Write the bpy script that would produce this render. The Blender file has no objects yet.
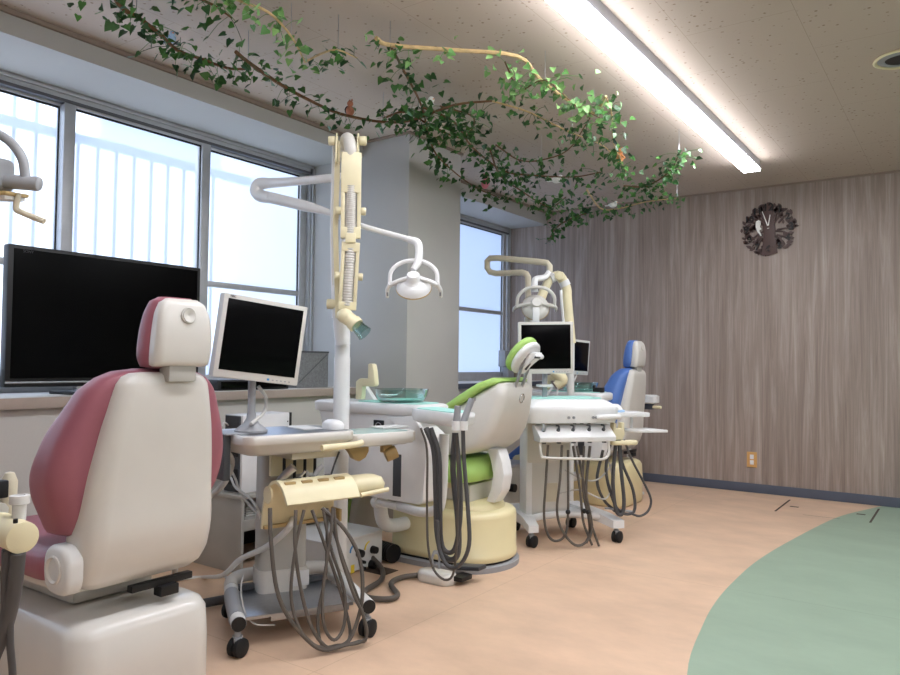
import bpy, bmesh, math, random
from mathutils import Vector, Matrix, noise
random.seed(7)
PI = math.pi
SC = bpy.context.scene
COL = SC.collection

# ------------------------------------------------------------------ camera
F, CX, CY, EYE = 739.0, 450.0, 337.5, 1.042
def _r(px, py): return Vector((px - CX, CY - py, -F))
Yc = _r(968, 368).normalized()
Xc = -_r(-605, 349); Xc = (Xc - Xc.dot(Yc) * Yc).normalized()
Zc = Xc.cross(Yc)
RM = Matrix((Xc, Yc, Zc))                    # camera -> room axes
O = Vector((0, 0, EYE))
def D(px, py): return RM @ _r(px, py)
def atx(px, py, x): v = D(px, py); return O + v * (x / v.x)
def aty(px, py, y): v = D(px, py); return O + v * (y / v.y)
def atz(px, py, z): v = D(px, py); return O + v * ((z - EYE) / v.z)
def at(px, py, dep): return O + D(px, py) * (dep / F)
cam_d = bpy.data.cameras.new('camera'); cam = bpy.data.objects.new('camera', cam_d); COL.objects.link(cam)
cam.matrix_world = Matrix.Translation(O) @ RM.to_4x4()
cam_d.sensor_width = 36; cam_d.lens = F / 900 * 36; cam_d.clip_start = 0.02
SC.camera = cam

# ------------------------------------------------------------------ materials
def lin(c): return tuple(((x / 255) / 12.92 if x <= 10 else ((x / 255 + .055) / 1.055) ** 2.4) for x in c)
def mat(name, rgb, rough=.5, metal=0, var=.05, scale=8, bump=0, bscale=200, coat=0, trans=0, ior=1.45, alpha=1, spec=.5, emit=None, estr=0):
    m = bpy.data.materials.new(name); m.use_nodes = True
    nt = m.node_tree; b = nt.nodes['Principled BSDF']
    c = lin(rgb)
    tc = nt.nodes.new('ShaderNodeTexCoord'); nz = nt.nodes.new('ShaderNodeTexNoise')
    nz.inputs['Scale'].default_value = scale; nz.inputs['Detail'].default_value = 3
    nt.links.new(tc.outputs['Object'], nz.inputs['Vector'])
    rp = nt.nodes.new('ShaderNodeValToRGB')
    rp.color_ramp.elements[0].position = .3; rp.color_ramp.elements[1].position = .7
    rp.color_ramp.elements[0].color = tuple(x * (1 - var) for x in c) + (1,)
    rp.color_ramp.elements[1].color = tuple(min(1, x * (1 + var)) for x in c) + (1,)
    nt.links.new(nz.outputs['Fac'], rp.inputs['Fac']); nt.links.new(rp.outputs['Color'], b.inputs['Base Color'])
    b.inputs['Roughness'].default_value = rough; b.inputs['Metallic'].default_value = metal
    b.inputs['Coat Weight'].default_value = coat; b.inputs['Transmission Weight'].default_value = trans
    b.inputs['IOR'].default_value = ior; b.inputs['Alpha'].default_value = alpha
    b.inputs['Specular IOR Level'].default_value = spec
    if emit: b.inputs['Emission Color'].default_value = lin(emit) + (1,); b.inputs['Emission Strength'].default_value = estr
    if bump:
        n2 = nt.nodes.new('ShaderNodeTexNoise'); n2.inputs['Scale'].default_value = bscale
        bp = nt.nodes.new('ShaderNodeBump'); bp.inputs['Strength'].default_value = bump; bp.inputs['Distance'].default_value = .002
        nt.links.new(tc.outputs['Object'], n2.inputs['Vector']); nt.links.new(n2.outputs['Fac'], bp.inputs['Height']); nt.links.new(bp.outputs['Normal'], b.inputs['Normal'])
    return m

MT = dict(
    white=mat('white_plastic', (226, 226, 226), .32, coat=.2),
    white2=mat('satin_white_plastic', (216, 216, 214), .45),
    shell=mat('ivory_shell', (209, 206, 200), .28, coat=.3, var=.02),
    cream=mat('cream_plastic', (226, 216, 180), .38),
    cream2=mat('yellow_cream_base', (224, 212, 168), .35, coat=.2, var=.02),
    ochre=mat('ochre_plastic', (176, 150, 102), .45),
    pink=mat('pink_vinyl', (152, 92, 104), .42, bump=.15, bscale=300),
    green=mat('lime_vinyl', (166, 204, 112), .45, bump=.15, bscale=300),
    blue=mat('blue_vinyl', (78, 112, 178), .45, bump=.15, bscale=300),
    black=mat('black_plastic', (16, 16, 18), .45),
    rubber=mat('black_rubber', (20, 20, 22), .65),
    dhose=mat('dark_grey_hose', (76, 76, 78), .5),
    hose=mat('warm_grey_hose', (88, 82, 76), .5),
    lhose=mat('light_grey_cable', (196, 194, 190), .5),
    steel=mat('brushed_steel', (170, 172, 176), .28, 1, scale=60),
    chrome=mat('chrome', (205, 205, 208), .12, 1),
    alu=mat('aluminium_window_frame', (184, 186, 190), .42, .35, scale=20),
    alud=mat('dark_aluminium_track', (96, 96, 100), .5, .3),
    greyp=mat('grey_plastic', (150, 152, 156), .45),
    dgrey=mat('dark_grey_plastic', (66, 68, 72), .5),
    cab=mat('grey_painted_steel', (176, 174, 168), .5),
    beige=mat('beige_console_plastic', (205, 196, 174), .45),
    screen=mat('black_screen_glass', (2, 2, 3), .2, spec=.12, var=0), reflector=mat('satin_reflector', (208, 212, 214), .25, .3), tealg=mat('pale_teal_glass', (176, 200, 194), .2),
    bezel=mat('monitor_bezel', (206, 204, 198), .5),
    teal=mat('teal_mat', (168, 222, 212), .5),
    felt=mat('grey_felt', (120, 122, 124), .9, var=.22, scale=120),
    wall=mat('painted_wall', (192, 189, 184), .8, var=.03, scale=2, bump=.2, bscale=80),
    beam=mat('painted_beam', (172, 170, 166), .75, var=.03, scale=2),
    col=mat('painted_column', (174, 172, 168), .75, var=.04, scale=2, bump=.15, bscale=60),
    crown=mat('brown_ceiling_trim', (138, 122, 110), .7),
    sill=mat('sill_board', (206, 202, 196), .5),
    silledge=mat('sill_edge', (164, 150, 140), .6),
    base=mat('blue_grey_baseboard', (82, 88, 102), .55),
    stem=mat('brown_branch', (116, 84, 58), .8, var=.25, scale=30),
    stem2=mat('pale_branch', (196, 168, 122), .7, var=.2, scale=30),
    clock=mat('dark_brown_clock', (84, 64, 60), .5),
    clock2=mat('black_brown_numerals', (14, 10, 10), .5),
    pure=mat('bright_white', (245, 245, 240), .5, var=0),
    outlet=mat('tan_outlet_plate', (206, 160, 100), .4),
    brown=mat('brown_toy', (166, 106, 78), .7), pinkt=mat('pink_toy', (220, 130, 150), .7), orange=mat('orange_toy', (222, 150, 96), .7),
    led_h=mat('lamp_housing', (178, 178, 186), .4),
    bluek=mat('blue_mark', (60, 140, 200), .5), yel=mat('yellow_mark', (232, 206, 60), .5),
    hatch=mat('dark_floor_mark', (70, 56, 46), .7),
    lightblue=mat('pale_blue_sponge', (170, 200, 232), .7),
    fence=mat('bluish_rib', (160, 180, 216), .7), bldg=mat('pale_blue_facade', (140, 152, 174), .8),
)
def ivy_mat(name, c1, c2):
    m = bpy.data.materials.new(name); m.use_nodes = True; nt = m.node_tree; b = nt.nodes['Principled BSDF']
    g = nt.nodes.new('ShaderNodeNewGeometry'); rp = nt.nodes.new('ShaderNodeValToRGB')
    rp.color_ramp.elements[0].color = lin(c1) + (1,); rp.color_ramp.elements[1].color = lin(c2) + (1,)
    nt.links.new(g.outputs['Random Per Island'], rp.inputs['Fac']); nt.links.new(rp.outputs['Color'], b.inputs['Base Color'])
    b.inputs['Roughness'].default_value = .42
    return m
MT['ivy'] = ivy_mat('ivy_leaf', (20, 58, 30), (72, 122, 54))
MT['ivyl'] = ivy_mat('light_ivy_leaf', (58, 112, 52), (140, 184, 112))

def glass(name, rough, tint=(245, 250, 250), ior=1.45, thin=False):
    m = bpy.data.materials.new(name); m.use_nodes = True; nt = m.node_tree; nt.nodes.remove(nt.nodes['Principled BSDF']); out = nt.nodes['Material Output']
    if thin:
        t = nt.nodes.new('ShaderNodeBsdfTransparent'); t.inputs[0].default_value = lin(tint) + (1,)
        g = nt.nodes.new('ShaderNodeBsdfGlossy'); g.inputs['Roughness'].default_value = .05
        f = nt.nodes.new('ShaderNodeLayerWeight'); f.inputs['Blend'].default_value = .25
        mx = nt.nodes.new('ShaderNodeMixShader'); nt.links.new(f.outputs['Facing'], mx.inputs[0]); nt.links.new(t.outputs[0], mx.inputs[1]); nt.links.new(g.outputs[0], mx.inputs[2]); nt.links.new(mx.outputs[0], out.inputs[0])
    else:
        r = nt.nodes.new('ShaderNodeBsdfRefraction'); r.inputs['Color'].default_value = lin(tint) + (1,); r.inputs['Roughness'].default_value = rough; r.inputs['IOR'].default_value = ior
        tl = nt.nodes.new('ShaderNodeBsdfTranslucent'); tl.inputs[0].default_value = lin(tint) + (1,)
        df = nt.nodes.new('ShaderNodeBsdfGlossy'); df.inputs['Roughness'].default_value = .35
        mx = nt.nodes.new('ShaderNodeMixShader'); mx.inputs[0].default_value = .3
        nt.links.new(r.outputs[0], mx.inputs[1]); nt.links.new(tl.outputs[0], mx.inputs[2])
        m2 = nt.nodes.new('ShaderNodeMixShader'); m2.inputs[0].default_value = .04
        nt.links.new(mx.outputs[0], m2.inputs[1]); nt.links.new(df.outputs[0], m2.inputs[2]); nt.links.new(m2.outputs[0], out.inputs[0])
    return m
MT['frost'] = glass('frosted_window_glass', .30, (236, 243, 255), 1.12)
MT['clear'] = glass('clear_glass', 0, (225, 240, 238), thin=True)

def emis(name, rgb, s):
    m = bpy.data.materials.new(name); m.use_nodes = True; b = m.node_tree.nodes['Principled BSDF']
    b.inputs['Base Color'].default_value = (.8, .8, .8, 1); b.inputs['Emission Color'].default_value = lin(rgb) + (1,); b.inputs['Emission Strength'].default_value = s
    return m
MT['led'] = emis('lit_diffuser', (246, 248, 255), 30)

def wood_wall():
    m = bpy.data.materials.new('wood_grain_wall_panel'); m.use_nodes = True; nt = m.node_tree; b = nt.nodes['Principled BSDF']
    tc = nt.nodes.new('ShaderNodeTexCoord'); mp = nt.nodes.new('ShaderNodeMapping'); mp.inputs['Scale'].default_value = (22, 22, .9)
    nz = nt.nodes.new('ShaderNodeTexNoise'); nz.inputs['Scale'].default_value = 1; nz.inputs['Detail'].default_value = 8; nz.inputs['Roughness'].default_value = .68; nz.inputs['Distortion'].default_value = .6
    mp2 = nt.nodes.new('ShaderNodeMapping'); mp2.inputs['Scale'].default_value = (150, 150, 2.5)
    n2 = nt.nodes.new('ShaderNodeTexNoise'); n2.inputs['Scale'].default_value = 1; n2.inputs['Detail'].default_value = 3
    nt.links.new(tc.outputs['Object'], mp.inputs[0]); nt.links.new(mp.outputs[0], nz.inputs['Vector']); nt.links.new(tc.outputs['Object'], mp2.inputs[0]); nt.links.new(mp2.outputs[0], n2.inputs['Vector'])
    r1 = nt.nodes.new('ShaderNodeValToRGB'); e = r1.color_ramp.elements
    e[0].position = .28; e[0].color = lin((124, 111, 103)) + (1,); e[1].position = .72; e[1].color = lin((178, 166, 157)) + (1,)
    x = e.new(.5); x.color = lin((150, 135, 126)) + (1,)
    mx = nt.nodes.new('ShaderNodeMixRGB'); mx.blend_type = 'OVERLAY'; mx.inputs[0].default_value = .22
    nt.links.new(nz.outputs['Fac'], r1.inputs[0]); nt.links.new(r1.outputs[0], mx.inputs[1]); nt.links.new(n2.outputs['Fac'], mx.inputs[2])
    nt.links.new(mx.outputs[0], b.inputs['Base Color']); b.inputs['Roughness'].default_value = .55
    return m
MT['wood'] = wood_wall()

def floor_mat(name, rgb, var):
    m = bpy.data.materials.new(name); m.use_nodes = True; nt = m.node_tree; b = nt.nodes['Principled BSDF']
    tc = nt.nodes.new('ShaderNodeTexCoord'); nz = nt.nodes.new('ShaderNodeTexNoise'); nz.inputs['Scale'].default_value = 2.2; nz.inputs['Detail'].default_value = 9; nz.inputs['Roughness'].default_value = .62
    mp = nt.nodes.new('ShaderNodeMapping'); mp.inputs['Rotation'].default_value = (0, 0, .5); mp.inputs['Scale'].default_value = (1, 1.7, 1)
    nt.links.new(tc.outputs['Object'], mp.inputs[0]); nt.links.new(mp.outputs[0], nz.inputs['Vector'])
    r = nt.nodes.new('ShaderNodeValToRGB'); c = lin(rgb); e = r.color_ramp.elements
    e[0].position = .3; e[0].color = tuple(v * (1 - var) for v in c) + (1,); e[1].position = .68; e[1].color = tuple(v * (1 + var * .7) for v in c) + (1,)
    # welded sheet joints
    br = nt.nodes.new('ShaderNodeTexBrick'); br.inputs['Color1'].default_value = br.inputs['Color2'].default_value = (1, 1, 1, 1); br.inputs['Mortar'].default_value = (.8, .78, .76, 1)
    br.inputs['Scale'].default_value = 1; br.inputs['Mortar Size'].default_value = .0018; br.inputs['Brick Width'].default_value = 1.8; br.inputs['Row Height'].default_value = 1.8; br.offset = 0
    nt.links.new(tc.outputs['Object'], br.inputs['Vector'])
    mx = nt.nodes.new('ShaderNodeMixRGB'); mx.blend_type = 'MULTIPLY'; mx.inputs[0].default_value = 1
    nt.links.new(nz.outputs['Fac'], r.inputs[0]); nt.links.new(r.outputs[0], mx.inputs[1]); nt.links.new(br.outputs['Color'], mx.inputs[2]); nt.links.new(mx.outputs[0], b.inputs['Base Color'])
    b.inputs['Roughness'].default_value = .5; b.inputs['Specular IOR Level'].default_value = .35
    return m
MT['floor'] = floor_mat('salmon_vinyl_floor', (213, 182, 155), .15)
MT['gfloor'] = floor_mat('green_vinyl_floor', (148, 168, 148), .09)

def ceil_mat():
    m = bpy.data.materials.new('pitted_ceiling_board'); m.use_nodes = True; nt = m.node_tree; b = nt.nodes['Principled BSDF']
    tc = nt.nodes.new('ShaderNodeTexCoord'); vo = nt.nodes.new('ShaderNodeTexVoronoi'); vo.inputs['Scale'].default_value = 30; vo.inputs['Randomness'].default_value = 1
    nz = nt.nodes.new('ShaderNodeTexNoise'); nz.inputs['Scale'].default_value = 26; nz.inputs['Detail'].default_value = 2
    nt.links.new(tc.outputs['Object'], vo.inputs['Vector']); nt.links.new(tc.outputs['Object'], nz.inputs['Vector'])
    r = nt.nodes.new('ShaderNodeValToRGB'); e = r.color_ramp.elements; e[0].position = .12; e[0].color = (0, 0, 0, 1); e[1].position = .24; e[1].color = (1, 1, 1, 1)
    nt.links.new(vo.outputs['Distance'], r.inputs[0])
    r2 = nt.nodes.new('ShaderNodeValToRGB'); e = r2.color_ramp.elements; e[0].position = .5; e[0].color = (1, 1, 1, 1); e[1].position = .56; e[1].color = (0, 0, 0, 1)
    nt.links.new(nz.outputs['Fac'], r2.inputs[0])
    ad = nt.nodes.new('ShaderNodeMixRGB'); ad.blend_type = 'LIGHTEN'; ad.inputs[0].default_value = 1; nt.links.new(r.outputs[0], ad.inputs[1]); nt.links.new(r2.outputs[0], ad.inputs[2])
    br = nt.nodes.new('ShaderNodeTexBrick'); br.inputs['Color1'].default_value = br.inputs['Color2'].default_value = (1, 1, 1, 1); br.inputs['Mortar'].default_value = (.55, .5, .46, 1)
    br.inputs['Scale'].default_value = 1; br.inputs['Mortar Size'].default_value = .0015; br.inputs['Brick Width'].default_value = .91; br.inputs['Row Height'].default_value = .455; br.offset = .5
    mp = nt.nodes.new('ShaderNodeMapping'); mp.inputs['Rotation'].default_value = (0, 0, PI / 2); mp.inputs['Location'].default_value = (.1, .12, 0)
    nt.links.new(tc.outputs['Object'], mp.inputs[0]); nt.links.new(mp.outputs[0], br.inputs['Vector'])
    cr = nt.nodes.new('ShaderNodeMixRGB'); cr.inputs[1].default_value = lin((140, 120, 106)) + (1,); cr.inputs[2].default_value = lin((186, 171, 158)) + (1,); nt.links.new(ad.outputs[0], cr.inputs[0])
    mx = nt.nodes.new('ShaderNodeMixRGB'); mx.blend_type = 'MULTIPLY'; mx.inputs[0].default_value = .5; nt.links.new(cr.outputs[0], mx.inputs[1]); nt.links.new(br.outputs['Color'], mx.inputs[2])
    nt.links.new(mx.outputs[0], b.inputs['Base Color']); b.inputs['Roughness'].default_value = .9
    bp = nt.nodes.new('ShaderNodeBump'); bp.inputs['Strength'].default_value = .4; bp.inputs['Distance'].default_value = .003; nt.links.new(ad.outputs[0], bp.inputs['Height']); nt.links.new(bp.outputs[0], b.inputs['Normal'])
    return m
MT['ceil'] = ceil_mat()

# ------------------------------------------------------------------ mesh helpers
def crom(pts, sub=6):
    pts = [Vector(p) for p in pts]
    if len(pts) < 3: return pts
    P = [2 * pts[0] - pts[1]] + pts + [2 * pts[-1] - pts[-2]]; out = []
    for i in range(1, len(P) - 2):
        a, b, c, d = P[i - 1:i + 3]
        for k in range(sub):
            t = k / sub
            out.append(.5 * ((2 * b) + (c - a) * t + (2 * a - 5 * b + 4 * c - d) * t * t + (3 * b - a - 3 * c + d) * t ** 3))
    out.append(pts[-1]); return out

class M:
    def __init__(s, T=None): s.V = []; s.F = []; s.T = T or Matrix.Identity(4)
    def add(s, V, Fc, T=None):
        n = len(s.V); A = s.T @ T if T else s.T
        s.V += [A @ Vector(v) for v in V]; s.F += [tuple(i + n for i in f) for f in Fc]; return s
    def box(s, x0, x1, y0, y1, z0, z1, bev=0, seg=2, T=None):
        bm = bmesh.new(); bmesh.ops.create_cube(bm, size=1)
        for v in bm.verts: v.co = Vector(((x0 + x1) / 2 + v.co.x * (x1 - x0), (y0 + y1) / 2 + v.co.y * (y1 - y0), (z0 + z1) / 2 + v.co.z * (z1 - z0)))
        if bev: bmesh.ops.bevel(bm, geom=bm.edges[:], offset=bev, segments=seg, affect='EDGES', profile=.6)
        return s.bm(bm, T)
    def bm(s, bm, T=None):
        bm.verts.index_update(); V = [v.co.copy() for v in bm.verts]; Fc = [[v.index for v in f.verts] for f in bm.faces]; bm.free(); return s.add(V, Fc, T)
    def rings(s, R, cap=True, T=None):
        V = []; Fc = []; n = len(R[0])
        for r in R: V += r
        for i in range(len(R) - 1):
            for k in range(n):
                a, b = i * n + k, i * n + (k + 1) % n; Fc.append((a, b, b + n, a + n))
        if cap: Fc.append(tuple(range(n))[::-1]); Fc.append(tuple((len(R) - 1) * n + k for k in range(n)))
        return s.add(V, Fc, T)
    def tube(s, pts, r, n=10, sub=6, smooth=True, cap=True, T=None):
        P = crom(pts, sub) if smooth else [Vector(p) for p in pts]
        rs = r if isinstance(r, (list, tuple)) else None
        R = []; up = None
        for i, p in enumerate(P):
            t = (P[min(i + 1, len(P) - 1)] - P[max(i - 1, 0)]).normalized()
            if up is None: up = Vector((0, 0, 1)) if abs(t.z) < .9 else Vector((1, 0, 0))
            u = (up - up.dot(t) * t); u = u.normalized() if u.length > 1e-6 else t.orthogonal().normalized(); up = u; w = t.cross(u)
            if rs: f = i / (len(P) - 1) * (len(rs) - 1); k = min(int(f), len(rs) - 2); rr = rs[k] + (rs[k + 1] - rs[k]) * (f - k)
            else: rr = r
            R.append([p + rr * (math.cos(2 * PI * k / n) * u + math.sin(2 * PI * k / n) * w) for k in range(n)])
        return s.rings(R, cap, T)
    def cyl(s, p0, p1, r0, r1=None, n=24, bev=0, T=None):
        r1 = r0 if r1 is None else r1; p0, p1 = Vector(p0), Vector(p1); L = (p1 - p0).length; t = (p1 - p0) / L
        prof = [(0, r0), (L, r1)] if not bev else [(0, r0 - bev), (bev * .3, r0 - bev * .3), (bev, r0), (L - bev, r1), (L - bev * .3, r1 - bev * .3), (L, r1 - bev)]
        u = t.orthogonal().normalized(); w = t.cross(u)
        return s.rings([[p0 + t * a + r * (math.cos(2 * PI * k / n) * u + math.sin(2 * PI * k / n) * w) for k in range(n)] for a, r in prof], True, T)
    def lathe(s, prof, c=(0, 0, 0), axis=(0, 0, 1), n=28, cap=False, T=None):   # prof: (r, h)
        t = Vector(axis).normalized(); u = t.orthogonal().normalized(); w = t.cross(u); c = Vector(c)
        return s.rings([[c + t * h + r * (math.cos(2 * PI * k / n) * u + math.sin(2 * PI * k / n) * w) for k in range(n)] for r, h in prof], cap, T)
    def prism(s, poly, o, u, v, th, bev=0, T=None):
        o, u, v = Vector(o), Vector(u), Vector(v); w = u.cross(v).normalized()
        bm = bmesh.new(); vs = [bm.verts.new(o + u * a + v * b - w * th / 2) for a, b in poly]; f = bm.faces.new(vs)
        r = bmesh.ops.extrude_face_region(bm, geom=[f]); bmesh.ops.translate(bm, vec=w * th, verts=[e for e in r['geom'] if isinstance(e, bmesh.types.BMVert)])
        bmesh.ops.recalc_face_normals(bm, faces=bm.faces[:])
        if bev: bmesh.ops.bevel(bm, geom=bm.edges[:], offset=bev, segments=2, affect='EDGES', profile=.6)
        return s.bm(bm, T)
    def ball(s, c, r, sc=(1, 1, 1), T=None, n=18):
        bm = bmesh.new(); bmesh.ops.create_uvsphere(bm, u_segments=n, v_segments=n // 2 + 1, radius=r)
        A = Matrix.Translation(c) @ Matrix.Diagonal((*sc, 1)); bmesh.ops.transform(bm, matrix=A, verts=bm.verts[:]); return s.bm(bm, T)
    def torus(s, c, R, r, axis=(0, 0, 1), a0=0, a1=2 * PI, n=32, u=None, T=None):
        t = Vector(axis).normalized(); u = Vector(u) if u else t.orthogonal(); u = (u - u.dot(t) * t).normalized(); w = t.cross(u); c = Vector(c)
        full = abs(a1 - a0 - 2 * PI) < 1e-6
        pts = [c + R * (math.cos(a0 + (a1 - a0) * k / n) * u + math.sin(a0 + (a1 - a0) * k / n) * w) for k in range(n + 1)]
        return s.tube(pts, r, 8, smooth=False, cap=not full, T=T)

def densify(secs, k=4):
    """smooth extra sections between the given ones (tuples of numbers)"""
    out = []; n = len(secs)
    for i in range(n - 1):
        a, b, c, d = secs[max(i - 1, 0)], secs[i], secs[i + 1], secs[min(i + 2, n - 1)]
        for j in range(k):
            t = j / k
            out.append(tuple(q1 + (q2 - q1) * t if x == 0 else .5 * ((2 * q1) + (q2 - q0) * t + (2 * q0 - 5 * q1 + 4 * q2 - q3) * t * t + (3 * q1 - q0 - 3 * q2 + q3) * t ** 3)
                             for x, (q0, q1, q2, q3) in enumerate(zip(a, b, c, d))))
    return out + [secs[-1]]
def rrect(cx, cy, hx, hy, rad, z, n=6):
    rad = min(rad, hx * .999, hy * .999); out = []
    for sx, sy, a in ((1, 1, 0), (-1, 1, PI / 2), (-1, -1, PI), (1, -1, 1.5 * PI)):
        for k in range(n + 1):
            t = a + PI / 2 * k / n
            out.append(Vector((cx + sx * (hx - rad) + rad * math.cos(t), cy + sy * (hy - rad) + rad * math.sin(t), z)))
    return out

class Thing:
    def __init__(s, name, label=None, cat=None, loc=(0, 0, 0), rz=0, group=None):
        s.o = bpy.data.objects.new(name, None); s.o.empty_display_size = .1; COL.objects.link(s.o)
        s.o.location = loc; s.o.rotation_euler = (0, 0, rz); s.W = Matrix.Translation(loc) @ Matrix.Rotation(rz, 4, 'Z'); s.I = s.W.inverted()
        if label: s.o['label'] = label
        if cat: s.o['category'] = cat
        if group: s.o['group'] = group
    def part(s, name, m, mt, parent=None, label=None, angle=40, world=True, stuff=False):
        I = s.I if world else None
        o = mk(name, m, mt, angle, I); o.parent = parent or s.o
        if label: o['label'] = label
        if stuff: o['kind'] = 'stuff'
        return o
def mk(name, m, mt, angle=40, I=None):
    me = bpy.data.meshes.new(name); me.from_pydata([tuple(I @ v) if I else tuple(v) for v in m.V], [], m.F)
    bm = bmesh.new(); bm.from_mesh(me); bmesh.ops.recalc_face_normals(bm, faces=bm.faces[:]); bm.to_mesh(me); bm.free()
    me.polygons.foreach_set('use_smooth', [True] * len(me.polygons)); me.set_sharp_from_angle(angle=math.radians(angle))
    me.materials.append(MT[mt] if isinstance(mt, str) else mt); me.update()
    o = bpy.data.objects.new(name, me); COL.objects.link(o); return o
def solo(name, m, mt, label, cat, group=None, angle=40):
    xs = [v.x for v in m.V]; ys = [v.y for v in m.V]; zs = [v.z for v in m.V]
    c = Vector(((min(xs) + max(xs)) / 2, (min(ys) + max(ys)) / 2, min(zs)))
    o = mk(name, m, mt, angle, Matrix.Translation(-c)); o.location = c; o['label'] = label; o['category'] = cat
    if group: o['group'] = group
    return o
def struct(name, m, mt, parent=None, angle=40):
    o = mk(name, m, mt, angle)
    if parent: o.parent = parent
    else: o['kind'] = 'structure'
    return o
def text(t, body, size, Mw, mt, parent=None, depth=.0008, name='lettering', bold=0):
    cu = bpy.data.curves.new('t', 'FONT'); cu.body = body; cu.size = size; cu.extrude = depth; cu.align_x = 'CENTER'; cu.align_y = 'CENTER'; cu.offset = bold
    ob = bpy.data.objects.new('t', cu); COL.objects.link(ob); dg = bpy.context.evaluated_depsgraph_get()
    me = bpy.data.meshes.new_from_object(ob.evaluated_get(dg)); bpy.data.objects.remove(ob); bpy.data.curves.remove(cu)
    m = M(Mw); m.add([v.co for v in me.vertices], [tuple(p.vertices) for p in me.polygons]); bpy.data.meshes.remove(me)
    return t.part(name, m, mt, parent)
def basis(o, u, v, w):   # matrix with columns u v w at o
    A = Matrix((u, v, w)).transposed().to_4x4(); A.translation = o; return A

# ------------------------------------------------------------------ room shell
ZC = 2.52
struct('floor', M().box(-3.9, 3.5, -2.5, 6.44, -.1, 0), 'floor')
arc = [(.75, -.6), (.3, .4), (-.1, 1.1), (-.55, 1.9), (-.782, 2.527), (-.879, 3.044), (-.920, 3.4), (-.934, 3.75), (-.930, 4.2), (-.877, 4.802), (-.753, 5.725), (-.60, 6.24), (-.535, 6.42)]
pa = crom([Vector((x, y, 0)) for x, y in arc], 6)
struct('floor', M().prism([(p.x, p.y) for p in pa] + [(3.48, 6.42), (3.48, -.6)], (0, 0, .0008), (1, 0, 0), (0, 1, 0), .0016), 'gfloor')
struct('ceiling', M().box(-3.9, 3.5, -2.5, 6.44, ZC, ZC + .1), 'ceil')
struct('wall_back', M().box(-3.9, 3.5, 6.44, 6.56, 0, ZC), 'wood')
struct('wall_right', M().box(3.5, 3.62, -2.5, 6.44, 0, ZC), 'wall')
struct('wall_front', M().box(-3.9, 3.5, -2.62, -2.5, 0, ZC), 'wall')
struct('baseboard_back', M().box(-3.36, 3.5, 6.425, 6.44, 0, .073, .003), 'base')
# window wall: apron, column, beams
struct('wall_left', M().box(-3.9, -3.37, -.6, 3.70, 0, .815).box(-3.9, -3.33, -2.5, -.6, 0, 2.4).box(-3.9, -3.37, 4.29, 6.44, 0, .83), 'wall')
struct('baseboard_left', M().box(-3.37, -3.357, -.6, 3.70, 0, .07, .002).box(-3.37, -3.357, 4.29, 6.425, 0, .07, .002), 'base')
struct('wall_column', M().box(-3.9, -2.93, 3.70, 4.29, 0, ZC, .004), 'col')
struct('wall_beam', M().box(-3.9, -3.33, -2.5, 3.70, 2.412, ZC).box(-3.9, -3.37, 4.29, 6.44, 2.392, ZC), 'beam')
struct('trim_1', M().box(-3.33, -3.312, -2.5, 3.70, 2.497, ZC, .003).box(-2.93, -2.915, 3.69, 4.30, 2.503, ZC, .003).box(-3.33, -2.915, 3.685, 3.70, 2.503, ZC, .003).box(-3.37, -3.355, 4.30, 6.43, 2.5, ZC, .003), 'crown')
struct('trim_2', M().box(-3.3, 3.5, 6.425, 6.44, 2.505, ZC), 'crown')
# sills
sl = M().box(-3.86, -3.335, -.6, 3.70, .822, .865, .004)
struct('trim_3', sl, 'sill'); struct('trim_4', M().box(-3.335, -3.325, -.6, 3.70, .817, .864, .002), 'silledge')
struct('trim_5', M().box(-3.86, -3.35, 4.29, 6.44, .835, .868, .004), 'sill'); struct('trim_6', M().box(-3.35, -3.34, 4.29, 6.44, .825, .866, .002), 'base')

def window(name, y0, y1, sashes, z0, z1, rail):
    fr = M()
    fr.box(-3.87, -3.79, y0, y1, z1 - .045, z1).box(-3.87, -3.79, y0, y1, z0, z0 + .035)
    fr.box(-3.87, -3.79, y0, y0 + .035, z0, z1).box(-3.87, -3.79, y1 - .035, y1, z0, z1)
    fr.box(-3.79, -3.775, y0, y1, z1 - .02, z1, .002).box(-3.79, -3.775, y1 - .02, y1, z0, z1, .002)
    w = struct(name, fr, 'alu')
    struct('head_track', M().box(-3.862, -3.782, y0 + .03, y1 - .03, z1 - .062, z1 - .045), 'alud', w)
    for i, (a, b) in enumerate(sashes):
        x = -3.805 if i % 2 else -3.84
        s = M().box(x - .02, x + .02, a, a + .06, z0 + .03, z1 - .05, .003).box(x - .02, x + .02, b - .06, b, z0 + .03, z1 - .05, .003)
        s.box(x - .018, x + .018, a, b, z1 - .075, z1 - .045, .003).box(x - .018, x + .018, a, b, z0 + .03, z0 + .08, .003)
        s.box(x - .013, x + .013, a, b, rail - .018, rail + .018, .003)
        so = struct('sash', s, 'alu', w)
        struct('gasket', M().box(x - .006, x + .006, a + .058, a + .066, z0 + .07, z1 - .07).box(x - .006, x + .006, b - .066, b - .058, z0 + .07, z1 - .07).box(x - .006, x + .006, a + .05, b - .05, z1 - .085, z1 - .074), 'black', so)
        struct('pane', M().add([(x, a + .04, z0 + .06), (x, b - .04, z0 + .06), (x, b - .04, z1 - .06), (x, a + .04, z1 - .06)], [(0, 1, 2, 3)]), 'frost', so)
    return w
window('window_1', -.6, 3.70, [(-.58, .26), (.20, 1.10), (1.04, 1.99), (1.93, 2.825), (2.76, 3.665)], .865, 2.412, 1.505)
window('window_2', 4.29, 6.44, [(4.32, 5.38), (5.32, 6.37)], .868, 2.392, 1.53)

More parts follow.
